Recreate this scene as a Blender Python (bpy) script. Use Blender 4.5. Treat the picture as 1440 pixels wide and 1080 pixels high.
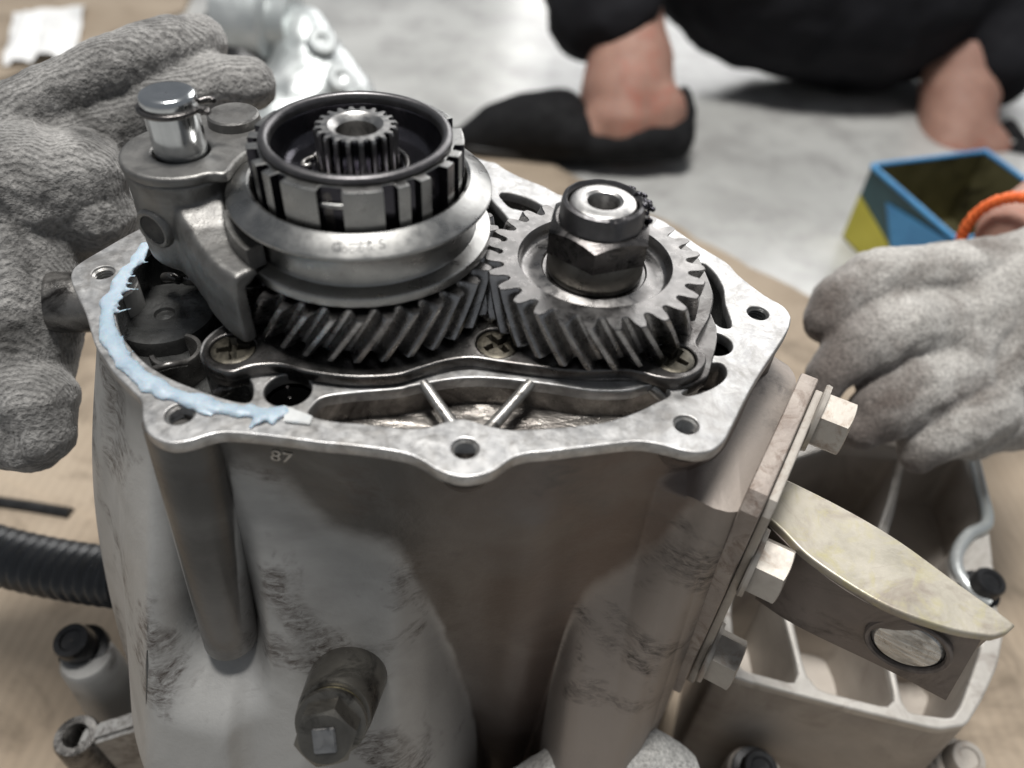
import bpy, bmesh, math, random
import numpy as np
from mathutils import Vector, Matrix, noise as mnoise
R = math.radians
random.seed(7); rng = np.random.default_rng(7)
for o in list(bpy.data.objects): bpy.data.objects.remove(o)
SC = bpy.context.scene
COL = SC.collection

# ------------------------------------------------------------------ camera
F = 1090.0                                   # focal length in pixels of a 1440 px wide picture
_p = R(43.9); _r = R(-3.93)
DN = np.array([math.sin(_r)*math.cos(_p), math.cos(_p)*math.cos(_r), math.sin(_p)]); DN /= np.linalg.norm(DN)
EX = np.cross(DN, [0, 0, 1.0]); EX /= np.linalg.norm(EX); EY = -np.cross(DN, EX)
CZ = 0.45
cam = bpy.data.cameras.new('camera'); camo = bpy.data.objects.new('camera', cam); COL.objects.link(camo)
right = Vector((EX[0], EY[0], -DN[0])); down = Vector((EX[1], EY[1], -DN[1])); fwd = Vector((EX[2], EY[2], -DN[2]))
M = Matrix((right, -down, -fwd)).transposed().to_4x4(); M.translation = (0, 0, CZ)
camo.matrix_world = M
cam.sensor_width = 36; cam.lens = 36*F/1440; cam.clip_start = 0.01; cam.clip_end = 60
cam.dof.use_dof = True; cam.dof.focus_distance = 0.262; cam.dof.aperture_fstop = cam.lens/1000/0.0044
SC.camera = camo

# ------------------------------------------------------------------ light: a dim workshop, open doorway behind, soft lamps above
w = bpy.data.worlds.new('World'); SC.world = w; w.use_nodes = True
w.node_tree.nodes['Background'].inputs[0].default_value = (0.80, 0.85, 0.92, 1)
w.node_tree.nodes['Background'].inputs[1].default_value = 0.22
def area(name, loc, target, sx, sy, power, col):
    l = bpy.data.lights.new(name, 'AREA'); l.shape = 'RECTANGLE'; l.size = sx; l.size_y = sy; l.energy = power; l.color = col
    o = bpy.data.objects.new(name, l); COL.objects.link(o); o.location = loc
    o.rotation_euler = (Vector(target)-Vector(loc)).to_track_quat('-Z', 'Y').to_euler()
    return o
area('doorway_daylight', (1.4, 4.0, 2.1), (0, 0.2, 0.2), 3.6, 2.6, 120, (1.0, 0.99, 0.97))
area('ceiling_lamp', (-0.12, 0.42, 2.3), (-0.05, 0.2, 0.2), 0.62, 0.42, 58, (1.0, 0.98, 0.94))
SC.view_settings.view_transform = 'Standard'; SC.view_settings.look = 'None'
SC.view_settings.exposure = 0.12; SC.view_settings.gamma = 1.0

# ------------------------------------------------------------------ measuring helpers
def ray(px, py):
    d = np.array([(px-720)/F, (py-540)/F, 1.0]); return np.array([d@EX, d@EY, -(d@DN)])
def at(px, py, z):                # point of a horizontal plane at height z
    d = ray(px, py); t = (z-CZ)/d[2]; return np.array([d[0]*t, d[1]*t, z])
def aty(px, py, y):               # point of the vertical plane at distance y
    d = ray(px, py); t = y/d[1]; return np.array([d[0]*t, y, CZ+d[2]*t])
def atd(px, py, dep):             # point at a given depth
    d = ray(px, py); return np.array([d[0]*dep, d[1]*dep, CZ+d[2]*dep])
def at2(pts, z): return [tuple(at(x, y, z)[:2]) for x, y in pts]
def catmull(pts, n=8, closed=True):
    pts = [np.array(p, float) for p in pts]; N = len(pts); out = []
    for i in range(N if closed else N-1):
        g = (lambda k: pts[k % N]) if closed else (lambda k: pts[min(max(k, 0), N-1)])
        p0, p1, p2, p3 = g(i-1), g(i), g(i+1), g(i+2)
        for k in range(n):
            t = k/n
            out.append(0.5*((2*p1)+(-p0+p2)*t+(2*p0-5*p1+4*p2-p3)*t*t+(-p0+3*p1-3*p2+p3)*t**3))
    if not closed: out.append(pts[-1])
    return out

# ------------------------------------------------------------------ materials
def nodes_of(name):
    m = bpy.data.materials.new(name); m.use_nodes = True; nt = m.node_tree
    return m, nt, nt.nodes['Principled BSDF']
def ramp(nt, stops):
    r = nt.nodes.new('ShaderNodeValToRGB'); e = r.color_ramp.elements
    e[0].position = stops[0][0]; e[0].color = (*stops[0][1], 1); e[1].position = stops[-1][0]; e[1].color = (*stops[-1][1], 1)
    for p, c in stops[1:-1]:
        k = e.new(p); k.color = (*c, 1)
    return r
def ntex(nt, co, scale, detail=6, rough=0.6, dist=0.0, stretch=None):
    n = nt.nodes.new('ShaderNodeTexNoise'); n.inputs['Scale'].default_value = scale; n.inputs['Detail'].default_value = detail
    n.inputs['Roughness'].default_value = rough; n.inputs['Distortion'].default_value = dist
    if stretch:
        mp = nt.nodes.new('ShaderNodeMapping'); mp.inputs['Scale'].default_value = stretch
        nt.links.new(co, mp.inputs[0]); co = mp.outputs[0]
    nt.links.new(co, n.inputs['Vector']); return n
def mixc(nt, fac, a, b):
    m = nt.nodes.new('ShaderNodeMix'); m.data_type = 'RGBA'
    for sock, v in ((m.inputs[0], fac), (m.inputs[6], a), (m.inputs[7], b)):
        if hasattr(v, 'links'): nt.links.new(v, sock)
        elif isinstance(v, tuple): sock.default_value = (*v, 1)
        else: sock.default_value = v
    return m.outputs[2]
def coords(nt): 
    t = nt.nodes.new('ShaderNodeTexCoord'); return t.outputs['Object']
def bump(nt, h, strength, dist, bs, prev=None):
    b = nt.nodes.new('ShaderNodeBump'); b.inputs['Strength'].default_value = strength; b.inputs['Distance'].default_value = dist
    nt.links.new(h, b.inputs['Height'])
    if prev is not None: nt.links.new(prev, b.inputs['Normal'])
    nt.links.new(b.outputs[0], bs.inputs['Normal']); return b.outputs[0]
def surf(name, c1, c2, metallic, r1, r2, scale=60, stain=None, stain_scale=25, stain_lo=.52, stain_hi=.66, stain_rough=None,
         grain=900, bump_s=0.15, bump_d=0.0002, spec=0.5, stretch=None, stain2=None, coat=0.0, dist=0.3, speck=None):
    m, nt, bs = nodes_of(name); co = coords(nt)
    a = ntex(nt, co, scale, 8, .62, dist, stretch)
    r = ramp(nt, [(.32, c1), (.68, c2)]); nt.links.new(a.outputs[0], r.inputs[0]); col = r.outputs[0]
    rr = nt.nodes.new('ShaderNodeMapRange'); rr.inputs[3].default_value = r1; rr.inputs[4].default_value = r2
    rr.inputs[1].default_value = .3; rr.inputs[2].default_value = .7
    b = ntex(nt, co, scale*2.3, 6, .6); nt.links.new(b.outputs[0], rr.inputs[0]); rough = rr.outputs[0]
    for st, ss, off in ((stain, stain_scale, 0), (stain2, stain_scale*2.7, 3)):
        if st:
            s = ntex(nt, co, ss, 9, .68, 1.2)
            mr = nt.nodes.new('ShaderNodeMapRange'); mr.inputs[1].default_value = stain_lo; mr.inputs[2].default_value = stain_hi
            nt.links.new(s.outputs[0], mr.inputs[0]); col = mixc(nt, mr.outputs[0], col, st)
    if speck:
        s = ntex(nt, co, grain*.5, 3, .7); mr = nt.nodes.new('ShaderNodeMapRange'); mr.inputs[1].default_value = .6; mr.inputs[2].default_value = .72
        nt.links.new(s.outputs[0], mr.inputs[0]); col = mixc(nt, mr.outputs[0], col, speck)
    nt.links.new(col, bs.inputs['Base Color']); nt.links.new(rough, bs.inputs['Roughness'])
    bs.inputs['Metallic'].default_value = metallic; bs.inputs['Specular IOR Level'].default_value = spec
    bs.inputs['Coat Weight'].default_value = coat; bs.inputs['Coat Roughness'].default_value = .15
    if bump_s:
        g = ntex(nt, co, grain, 4, .65); n1 = bump(nt, g.outputs[0], bump_s, bump_d, bs)
        bump(nt, a.outputs[0], bump_s*1.2, bump_d*3, bs, n1)
    return m
M_flange = surf('machined_aluminium', (.34,.34,.345), (.56,.555,.55), .75, .30, .54, 130, stain=(.20,.19,.18), stain_scale=48, stain_lo=.48, stain_hi=.74, stain2=(.26,.25,.24), grain=700, bump_s=.25, speck=(.30,.29,.28))
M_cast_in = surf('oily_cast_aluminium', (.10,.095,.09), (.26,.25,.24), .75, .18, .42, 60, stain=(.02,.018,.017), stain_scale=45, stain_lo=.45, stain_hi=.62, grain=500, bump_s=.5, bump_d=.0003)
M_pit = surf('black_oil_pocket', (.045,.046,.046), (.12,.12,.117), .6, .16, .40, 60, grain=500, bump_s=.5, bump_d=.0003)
M_pocket = surf('brown_streaked_aluminium', (.20,.185,.17), (.42,.39,.36), .7, .2, .42, 55, stain=(.05,.042,.038), stain_scale=38, stain_lo=.46, stain_hi=.68, grain=500, bump_s=.5, bump_d=.0004, stretch=(1,3.5,1))
M_steel = surf('ground_steel', (.27,.27,.265), (.37,.365,.355), 1.0, .23, .40, 80, stain=(.20,.19,.18), stain_scale=70, stain_lo=.6, stain_hi=.8, grain=1500, bump_s=.10, speck=(.25,.24,.23))
M_gear = surf('oiled_gear_steel', (.15,.146,.144), (.24,.23,.225), 1.0, .20, .45, 110, stain=(.09,.085,.08), stain_scale=60, stain_lo=.55, stain_hi=.75, grain=1400, bump_s=.12)
M_gearflank = surf('dark_tooth_steel', (.30,.295,.295), (.48,.47,.46), 1.0, .18, .40, 160, stain=(.16,.15,.145), stain_scale=120, stain_lo=.5, stain_hi=.7, grain=1200, bump_s=.2)
M_black = surf('blackened_steel', (.085,.08,.08), (.155,.145,.14), .95, .22, .36, 120, stain=(.02,.02,.02), stain_scale=150, grain=1500, bump_s=.2)
M_oilbowl = surf('oil_wet_bowl', (.03,.03,.036), (.085,.08,.092), .9, .10, .22, 60, grain=800, bump_s=.2)
M_spline = surf('worn_spline_steel', (.30,.295,.29), (.46,.45,.44), 1.0, .28, .42, 150, stain=(.12,.12,.125), stain_scale=140, grain=900, bump_s=.15)
M_ring = surf('dark_ring_steel', (.085,.083,.085), (.14,.135,.14), .9, .3, .45, 120, grain=1200, bump_s=.2)
M_chrome = surf('bright_pin_steel', (.55,.57,.58), (.68,.69,.70), 1.0, .12, .22, 80, grain=900, bump_s=.05)
M_fork = surf('cast_fork_steel', (.15,.147,.143), (.24,.235,.225), .8, .36, .52, 70, stain=(.09,.085,.08), stain_scale=45, stain_lo=.5, stain_hi=.75, grain=1100, bump_s=.45, bump_d=.0003)
M_plate = surf('dark_retainer_steel', (.10,.098,.095), (.20,.19,.185), .95, .2, .4, 60, stain=(.035,.03,.028), stain_scale=50, stain_lo=.5, stain_hi=.7, grain=900, bump_s=.2)
M_screw = surf('yellow_zinc_screw', (.075,.066,.04), (.14,.122,.072), .85, .34, .55, 260, stain=(.05,.04,.022), stain_scale=180, stain_lo=.45, stain_hi=.65, grain=900, bump_s=.2)
M_screwdark = surf('oiled_dark_screw', (.05,.045,.036), (.10,.09,.07), .85, .3, .5, 220, stain=(.025,.023,.02), stain_scale=160, grain=900, bump_s=.2)
M_dark = surf('black_recess', (.006,.006,.006), (.015,.014,.013), 0, .4, .7, 100, bump_s=0)
M_rib = surf('worn_bright_rib', (.30,.29,.28), (.52,.51,.49), .85, .25, .4, 120, stain=(.12,.11,.10), stain_scale=120, grain=900, bump_s=.3)
M_arm = surf('yellow_zinc_bracket', (.33,.305,.25), (.47,.435,.37), .45, .36, .52, 55, stain=(.25,.21,.175), stain_scale=40, stain_lo=.48, stain_hi=.7, stain2=(.40,.365,.22), grain=700, bump_s=.35)
M_armside = surf('dull_bracket_steel', (.15,.128,.115), (.21,.18,.165), .35, .45, .6, 40, stain=(.09,.075,.068), stain_scale=30, grain=700, bump_s=.3)
M_bplate = surf('rust_tinged_plate', (.24,.20,.175), (.36,.315,.28), .35, .45, .62, 70, stain=(.15,.105,.08), stain_scale=75, stain_lo=.52, stain_hi=.68, grain=450, bump_s=.7, bump_d=.0004)
M_bolt = surf('pale_bolt', (.32,.29,.26), (.42,.39,.35), .45, .42, .58, 80, stain=(.23,.18,.145), stain_scale=50, grain=900, bump_s=.2)
M_blackbolt = surf('black_oxide_bolt', (.012,.012,.013), (.04,.04,.042), .5, .25, .42, 100, grain=900, bump_s=.15)
M_plug = surf('grimy_plug', (.10,.094,.085), (.19,.18,.16), .85, .24, .42, 60, stain=(.045,.042,.038), stain_scale=60, grain=900, bump_s=.12)
M_silver = surf('bright_cast_alloy', (.45,.48,.48), (.62,.64,.64), .7, .3, .5, 20, grain=200, bump_s=.3, bump_d=.001)
M_hose = surf('dark_rubber_hose', (.025,.027,.03), (.05,.054,.06), 0, .28, .4, 60, grain=500, bump_s=.2)
M_shoe = surf('black_canvas', (.006,.006,.007), (.012,.012,.013), 0, .7, .9, 60, grain=800, bump_s=.3, spec=.2)
M_sole = surf('black_sole', (.012,.012,.012), (.02,.02,.02), 0, .4, .55, 60, grain=400, bump_s=.2)
M_trouser = surf('black_cloth', (.007,.007,.009), (.013,.013,.016), 0, .8, .95, 14, grain=600, bump_s=.5, spec=.2)
M_skin = surf('skin', (.27,.145,.11), (.37,.215,.165), 0, .6, .75, 30, stain=(.34,.12,.085), stain_scale=14, grain=300, bump_s=.3)
M_skin.node_tree.nodes['Principled BSDF'].inputs['Subsurface Weight'].default_value = .1
M_skin.node_tree.nodes['Principled BSDF'].inputs['Subsurface Scale'].default_value = .005
M_orange = surf('orange_cord', (.72,.11,.02), (.85,.18,.04), 0, .5, .7, 200, grain=900, bump_s=.6)
M_tinblue = surf('blue_tin_paint', (.045,.20,.42), (.06,.26,.50), .1, .25, .4, 40, grain=400, bump_s=.1)
M_tinyellow = surf('yellow_tin_paint', (.42,.37,.03), (.52,.46,.05), .1, .3, .45, 40, grain=400, bump_s=.1)
M_tinteal = surf('dark_teal_tin_paint', (.02,.055,.065), (.03,.08,.09), .1, .3, .45, 40, grain=400, bump_s=.1)
M_tinin = surf('olive_tin_inside', (.14,.13,.065), (.24,.22,.12), .6, .3, .45, 30, stain=(.035,.03,.02), stain_scale=25, grain=300, bump_s=.2)
M_paper = surf('white_paper', (.72,.72,.72), (.80,.80,.79), 0, .7, .9, 20, grain=300, bump_s=.2)
M_seal = surf('pale_blue_sealant', (.27,.36,.44), (.40,.48,.55), 0, .34, .5, 120, stain=(.40,.45,.49), stain_scale=90, stain_lo=.55, stain_hi=.75, grain=700, bump_s=.35)
M_seal.node_tree.nodes['Principled BSDF'].inputs['Subsurface Weight'].default_value = .25
M_seal.node_tree.nodes['Principled BSDF'].inputs['Subsurface Scale'].default_value = .002
M_gasketgrey = surf('dry_gasket_residue', (.42,.43,.43), (.58,.59,.59), .1, .45, .6, 140, stain=(.40,.45,.50), stain_scale=100, grain=700, bump_s=.5)
M_teeth = M_gear

def cast_mat():
    m, nt, bs = nodes_of('sand_cast_aluminium'); co = coords(nt)
    a = ntex(nt, co, 16, 7, .6, .4); r = ramp(nt, [(.3, (.28,.275,.265)), (.55, (.38,.375,.365)), (.75, (.45,.445,.435))]); nt.links.new(a.outputs[0], r.inputs[0])
    col = r.outputs[0]
    sx = nt.nodes.new('ShaderNodeSeparateXYZ'); nt.links.new(co, sx.inputs[0])
    # darker, smoother tone above a drawn height curve, browner towards the right
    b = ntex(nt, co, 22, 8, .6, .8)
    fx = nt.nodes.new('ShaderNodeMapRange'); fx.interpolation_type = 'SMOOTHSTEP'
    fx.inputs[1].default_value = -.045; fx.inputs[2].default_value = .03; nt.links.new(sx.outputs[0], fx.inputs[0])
    darkc = mixc(nt, fx.outputs[0], (.075,.071,.067), (.110,.080,.066))
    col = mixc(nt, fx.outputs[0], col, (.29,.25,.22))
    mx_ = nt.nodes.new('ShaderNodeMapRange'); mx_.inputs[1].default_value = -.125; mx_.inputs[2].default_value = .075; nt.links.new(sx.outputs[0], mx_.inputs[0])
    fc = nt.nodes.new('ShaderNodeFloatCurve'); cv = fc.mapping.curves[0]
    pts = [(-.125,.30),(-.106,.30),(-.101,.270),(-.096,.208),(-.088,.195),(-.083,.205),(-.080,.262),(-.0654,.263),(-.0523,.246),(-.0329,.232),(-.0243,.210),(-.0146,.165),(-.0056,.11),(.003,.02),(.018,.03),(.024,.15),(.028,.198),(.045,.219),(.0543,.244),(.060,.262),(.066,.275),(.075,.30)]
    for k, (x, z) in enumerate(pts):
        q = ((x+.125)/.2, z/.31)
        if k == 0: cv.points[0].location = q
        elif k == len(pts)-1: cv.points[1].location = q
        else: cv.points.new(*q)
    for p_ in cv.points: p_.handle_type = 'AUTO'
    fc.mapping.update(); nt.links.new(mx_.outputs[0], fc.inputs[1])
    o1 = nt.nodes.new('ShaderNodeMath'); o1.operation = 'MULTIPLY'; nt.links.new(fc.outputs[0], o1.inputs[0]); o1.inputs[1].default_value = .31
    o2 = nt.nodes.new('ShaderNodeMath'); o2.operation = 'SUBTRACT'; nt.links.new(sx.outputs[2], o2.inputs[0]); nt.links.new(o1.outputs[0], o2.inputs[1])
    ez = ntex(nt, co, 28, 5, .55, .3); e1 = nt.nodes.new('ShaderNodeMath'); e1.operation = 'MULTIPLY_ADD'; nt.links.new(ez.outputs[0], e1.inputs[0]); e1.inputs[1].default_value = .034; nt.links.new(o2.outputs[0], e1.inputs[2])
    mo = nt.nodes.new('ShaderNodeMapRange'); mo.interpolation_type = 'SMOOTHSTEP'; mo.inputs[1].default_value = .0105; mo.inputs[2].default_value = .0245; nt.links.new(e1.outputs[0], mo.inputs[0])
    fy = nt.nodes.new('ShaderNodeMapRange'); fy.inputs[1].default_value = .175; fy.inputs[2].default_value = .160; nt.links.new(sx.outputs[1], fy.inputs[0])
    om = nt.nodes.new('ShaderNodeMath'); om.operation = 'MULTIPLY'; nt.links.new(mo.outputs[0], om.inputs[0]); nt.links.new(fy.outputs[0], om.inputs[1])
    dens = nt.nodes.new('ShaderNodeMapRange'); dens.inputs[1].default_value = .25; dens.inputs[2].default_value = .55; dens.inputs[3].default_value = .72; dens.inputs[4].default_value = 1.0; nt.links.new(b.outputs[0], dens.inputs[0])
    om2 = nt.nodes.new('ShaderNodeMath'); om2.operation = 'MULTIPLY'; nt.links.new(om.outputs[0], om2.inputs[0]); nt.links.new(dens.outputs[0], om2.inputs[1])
    col = mixc(nt, om2.outputs[0], col, darkc)
    # scuffed black grime patches
    g = ntex(nt, co, 27, 5, .6, .6); mg = nt.nodes.new('ShaderNodeMapRange'); mg.inputs[1].default_value = .53; mg.inputs[2].default_value = .63; nt.links.new(g.outputs[0], mg.inputs[0])
    g2 = ntex(nt, co, 330, 8, .75, .6, (.55, .55, 1.5)); mg2 = nt.nodes.new('ShaderNodeMapRange'); mg2.inputs[1].default_value = .40; mg2.inputs[2].default_value = .60; nt.links.new(g2.outputs[0], mg2.inputs[0])
    mm = nt.nodes.new('ShaderNodeMath'); mm.operation = 'MULTIPLY'; nt.links.new(mg.outputs[0], mm.inputs[0]); nt.links.new(mg2.outputs[0], mm.inputs[1])
    col = mixc(nt, mm.outputs[0], col, (.075,.062,.055))
    d = ntex(nt, co, 9, 6, .6, .6); md = nt.nodes.new('ShaderNodeMapRange'); md.inputs[1].default_value = .5; md.inputs[2].default_value = .75; nt.links.new(d.outputs[0], md.inputs[0])
    col = mixc(nt, md.outputs[0], col, (.15,.14,.132))
    nt.links.new(col, bs.inputs['Base Color'])
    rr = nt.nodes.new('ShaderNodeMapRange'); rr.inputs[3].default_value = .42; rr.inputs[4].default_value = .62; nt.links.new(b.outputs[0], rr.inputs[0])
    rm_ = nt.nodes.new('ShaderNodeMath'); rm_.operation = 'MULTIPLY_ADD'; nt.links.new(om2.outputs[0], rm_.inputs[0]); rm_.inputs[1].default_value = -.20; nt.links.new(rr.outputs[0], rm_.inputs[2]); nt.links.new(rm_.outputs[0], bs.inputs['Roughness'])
    bs.inputs['Metallic'].default_value = .35
    n1 = ntex(nt, co, 600, 4, .65); p = bump(nt, n1.outputs[0], .35, .0003, bs); bump(nt, a.outputs[0], .3, .002, bs, p)
    return m
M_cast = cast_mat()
M_cast2 = surf('tan_dusted_casting', (.34,.30,.265), (.47,.43,.385), .25, .45, .62, 26, stain=(.22,.18,.155), stain_scale=18, stain_lo=.52, stain_hi=.75, grain=500, bump_s=.35, bump_d=.0003)
M_pinend = surf('streaked_pin_end', (.30,.30,.295), (.66,.66,.65), .9, .2, .42, 90, stain=(.2,.19,.18), stain_scale=80, grain=500, bump_s=.4, stretch=(1,1,5))
M_rim = surf('worn_casting_edge', (.42,.395,.36), (.56,.535,.50), .4, .35, .5, 60, stain=(.28,.24,.21), stain_scale=50, stain_lo=.52, stain_hi=.72, grain=600, bump_s=.3)
def knit_mat(name, c1, c2, soil, ks=.10, tip=None):
    m, nt, bs = nodes_of(name); co = coords(nt)
    a = ntex(nt, co, 32, 8, .62, .4); r = ramp(nt, [(.30, c1), (.66, c2)]); nt.links.new(a.outputs[0], r.inputs[0])
    s = ntex(nt, co, 24, 6, .6, .6); mr = nt.nodes.new('ShaderNodeMapRange'); mr.inputs[1].default_value = .46; mr.inputs[2].default_value = .66; nt.links.new(s.outputs[0], mr.inputs[0])
    col = mixc(nt, mr.outputs[0], r.outputs[0], soil)
    if tip:      # fingertips blackened by handling oily parts
        dp = nt.nodes.new('ShaderNodeVectorMath'); dp.operation = 'DOT_PRODUCT'; nt.links.new(co, dp.inputs[0]); dp.inputs[1].default_value = tip[0]
        ad = nt.nodes.new('ShaderNodeMath'); ad.operation = 'MULTIPLY_ADD'; nt.links.new(s.outputs[0], ad.inputs[0]); ad.inputs[1].default_value = .05; nt.links.new(dp.outputs['Value'], ad.inputs[2])
        mt_ = nt.nodes.new('ShaderNodeMapRange'); mt_.interpolation_type = 'SMOOTHSTEP'; mt_.inputs[1].default_value = tip[1]; mt_.inputs[2].default_value = tip[2]; mt_.inputs[4].default_value = .85; nt.links.new(ad.outputs[0], mt_.inputs[0])
        col = mixc(nt, mt_.outputs[0], col, tip[3])
    wv = nt.nodes.new('ShaderNodeTexWave'); wv.inputs['Scale'].default_value = 230; wv.inputs['Distortion'].default_value = 2.0; wv.inputs['Detail'].default_value = 3; wv.bands_direction = 'X'
    mp = nt.nodes.new('ShaderNodeMapping'); mp.inputs['Rotation'].default_value = (0.3, .2, 1.1); nt.links.new(co, mp.inputs[0]); nt.links.new(mp.outputs[0], wv.inputs['Vector'])
    vo = nt.nodes.new('ShaderNodeTexVoronoi'); vo.inputs['Scale'].default_value = 620; nt.links.new(co, vo.inputs['Vector'])
    mx = nt.nodes.new('ShaderNodeMath'); mx.operation = 'MULTIPLY_ADD'; nt.links.new(vo.outputs['Distance'], mx.inputs[0]); mx.inputs[1].default_value = -.9; nt.links.new(wv.outputs[0], mx.inputs[2])
    fz = ntex(nt, co, 620, 3, .7); r2 = nt.nodes.new('ShaderNodeMapRange'); r2.inputs[1].default_value = .3; r2.inputs[2].default_value = .7; r2.inputs[3].default_value = .50; r2.inputs[4].default_value = 1.25
    fw = nt.nodes.new('ShaderNodeMath'); fw.operation = 'MULTIPLY_ADD'; nt.links.new(wv.outputs[0], fw.inputs[0]); fw.inputs[1].default_value = .22*ks; nt.links.new(fz.outputs[0], fw.inputs[2]); nt.links.new(fw.outputs[0], r2.inputs[0])
    hsv = nt.nodes.new('ShaderNodeHueSaturation'); nt.links.new(col, hsv.inputs['Color']); nt.links.new(r2.outputs[0], hsv.inputs['Value'])
    nt.links.new(hsv.outputs[0], bs.inputs['Base Color'])
    bs.inputs['Roughness'].default_value = .95; bs.inputs['Specular IOR Level'].default_value = .1; bs.inputs['Sheen Weight'].default_value = .25
    p = bump(nt, mx.outputs[0], ks, .0008, bs); bump(nt, fz.outputs[0], .9, .0009, bs, p)
    return m
M_glove = knit_mat('dirty_grey_knit', (.15,.147,.143), (.34,.33,.32), (.055,.053,.051), .42)
M_glove2 = knit_mat('soiled_pale_knit', (.34,.325,.305), (.52,.50,.475), (.16,.14,.125), .05, ((-.85,-.1,-.5), .022, .062, (.085,.066,.058)))
M_glove3 = knit_mat('clean_white_knit', (.50,.49,.47), (.68,.67,.64), (.35,.33,.31))
def concrete():
    m, nt, bs = nodes_of('polished_concrete'); co = coords(nt)
    a = ntex(nt, co, 3.2, 9, .62, .5); r = ramp(nt, [(.3, (.35,.35,.34)), (.7, (.52,.52,.505))]); nt.links.new(a.outputs[0], r.inputs[0])
    s = ntex(nt, co, 14, 9, .7, .1); mr = nt.nodes.new('ShaderNodeMapRange'); mr.inputs[1].default_value = .45; mr.inputs[2].default_value = .75; nt.links.new(s.outputs[0], mr.inputs[0])
    col = mixc(nt, mr.outputs[0], r.outputs[0], (.26,.255,.25)); nt.links.new(col, bs.inputs['Base Color'])
    rr = nt.nodes.new('ShaderNodeMapRange'); rr.inputs[3].default_value = .12; rr.inputs[4].default_value = .34; nt.links.new(s.outputs[0], rr.inputs[0]); nt.links.new(rr.outputs[0], bs.inputs['Roughness'])
    g = ntex(nt, co, 120, 5, .6); bump(nt, g.outputs[0], .15, .001, bs); return m
M_floor = concrete()
def card():
    m, nt, bs = nodes_of('brown_cardboard'); co = coords(nt)
    a = ntex(nt, co, 7, 7, .6, .5); r = ramp(nt, [(.3, (.25,.195,.14)), (.7, (.39,.32,.245))]); nt.links.new(a.outputs[0], r.inputs[0])
    s = ntex(nt, co, 11, 8, .65, 1.2); mr = nt.nodes.new('ShaderNodeMapRange'); mr.inputs[1].default_value = .52; mr.inputs[2].default_value = .72; nt.links.new(s.outputs[0], mr.inputs[0])
    col = mixc(nt, mr.outputs[0], r.outputs[0], (.13,.10,.07))
    wv = nt.nodes.new('ShaderNodeTexWave'); wv.inputs['Scale'].default_value = 42; wv.inputs['Distortion'].default_value = 1.2; nt.links.new(co, wv.inputs['Vector'])
    mr2 = nt.nodes.new('ShaderNodeMapRange'); mr2.inputs[3].default_value = .95; mr2.inputs[4].default_value = 1.02; nt.links.new(wv.outputs[0], mr2.inputs[0])
    hs = nt.nodes.new('ShaderNodeHueSaturation'); nt.links.new(col, hs.inputs['Color']); nt.links.new(mr2.outputs[0], hs.inputs['Value'])
    nt.links.new(hs.outputs[0], bs.inputs['Base Color']); bs.inputs['Roughness'].default_value = .8
    bump(nt, wv.outputs[0], .12, .001, bs); return m
M_card = card()

# ------------------------------------------------------------------ object helpers
BASE = {}
def finish(me, angle=35):
    me.polygons.foreach_set('use_smooth', [True]*len(me.polygons)); me.set_sharp_from_angle(angle=R(angle)); me.update()
def link(name, me, mat, parent=None, angle=35):
    me.name = name
    if parent is not None:
        b = BASE[parent.name]; me.transform(Matrix.Translation(-Vector(b)))
    if angle: finish(me, angle)
    o = bpy.data.objects.new(name, me); COL.objects.link(o)
    for m_ in (mat if isinstance(mat, (list, tuple)) else [mat]): me.materials.append(m_)
    if parent is not None: o.parent = parent; BASE[o.name] = b
    else: BASE[o.name] = (0, 0, 0)
    return o
def thing(name, label, cat, loc, group=None):
    o = bpy.data.objects.new(name, None); COL.objects.link(o); o.empty_display_size = .01
    o.location = loc; BASE[o.name] = tuple(loc); return tag(o, label, cat, group)
def tag(o, label, cat, group=None):
    o['label'] = label; o['category'] = cat
    if group: o['group'] = group
    return o
def rebase(o, loc):                 # move a single-mesh thing's origin to its base
    o.data.transform(Matrix.Translation(-Vector(loc))); o.location = loc; return o
def mesh(v, f):
    me = bpy.data.meshes.new('m'); me.from_pydata([tuple(map(float, p)) for p in v], [], f); me.update(); return me
class MB:
    def __init__(s): s.v = []; s.f = []; s.mi = []
    def add(s, v, f, mi=0):
        o = len(s.v); s.v += [tuple(map(float, p)) for p in v]; s.f += [tuple(i+o for i in q) for q in f]; s.mi += [mi]*len(f); return s
    def mesh(s):
        me = mesh(s.v, s.f)
        if any(s.mi): me.polygons.foreach_set('material_index', s.mi)
        bm = bmesh.new(); bm.from_mesh(me); bmesh.ops.recalc_face_normals(bm, faces=bm.faces); bm.to_mesh(me); bm.free(); return me
def lathe(prof, c=(0, 0), n=96, a0=0., a1=None, jitter=None):
    full = a1 is None; K = n if full else n+1
    v = []; f = []
    for i in range(K):
        a = a0 + (2*math.pi*i/n if full else (a1-a0)*i/n)
        for r, z in prof: v.append((c[0]+r*math.cos(a), c[1]+r*math.sin(a), z))
    m = len(prof)
    for i in range(n):
        j = (i+1) % K
        for k in range(m-1): f.append((i*m+k, j*m+k, j*m+k+1, i*m+k+1))
    return v, f
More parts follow.
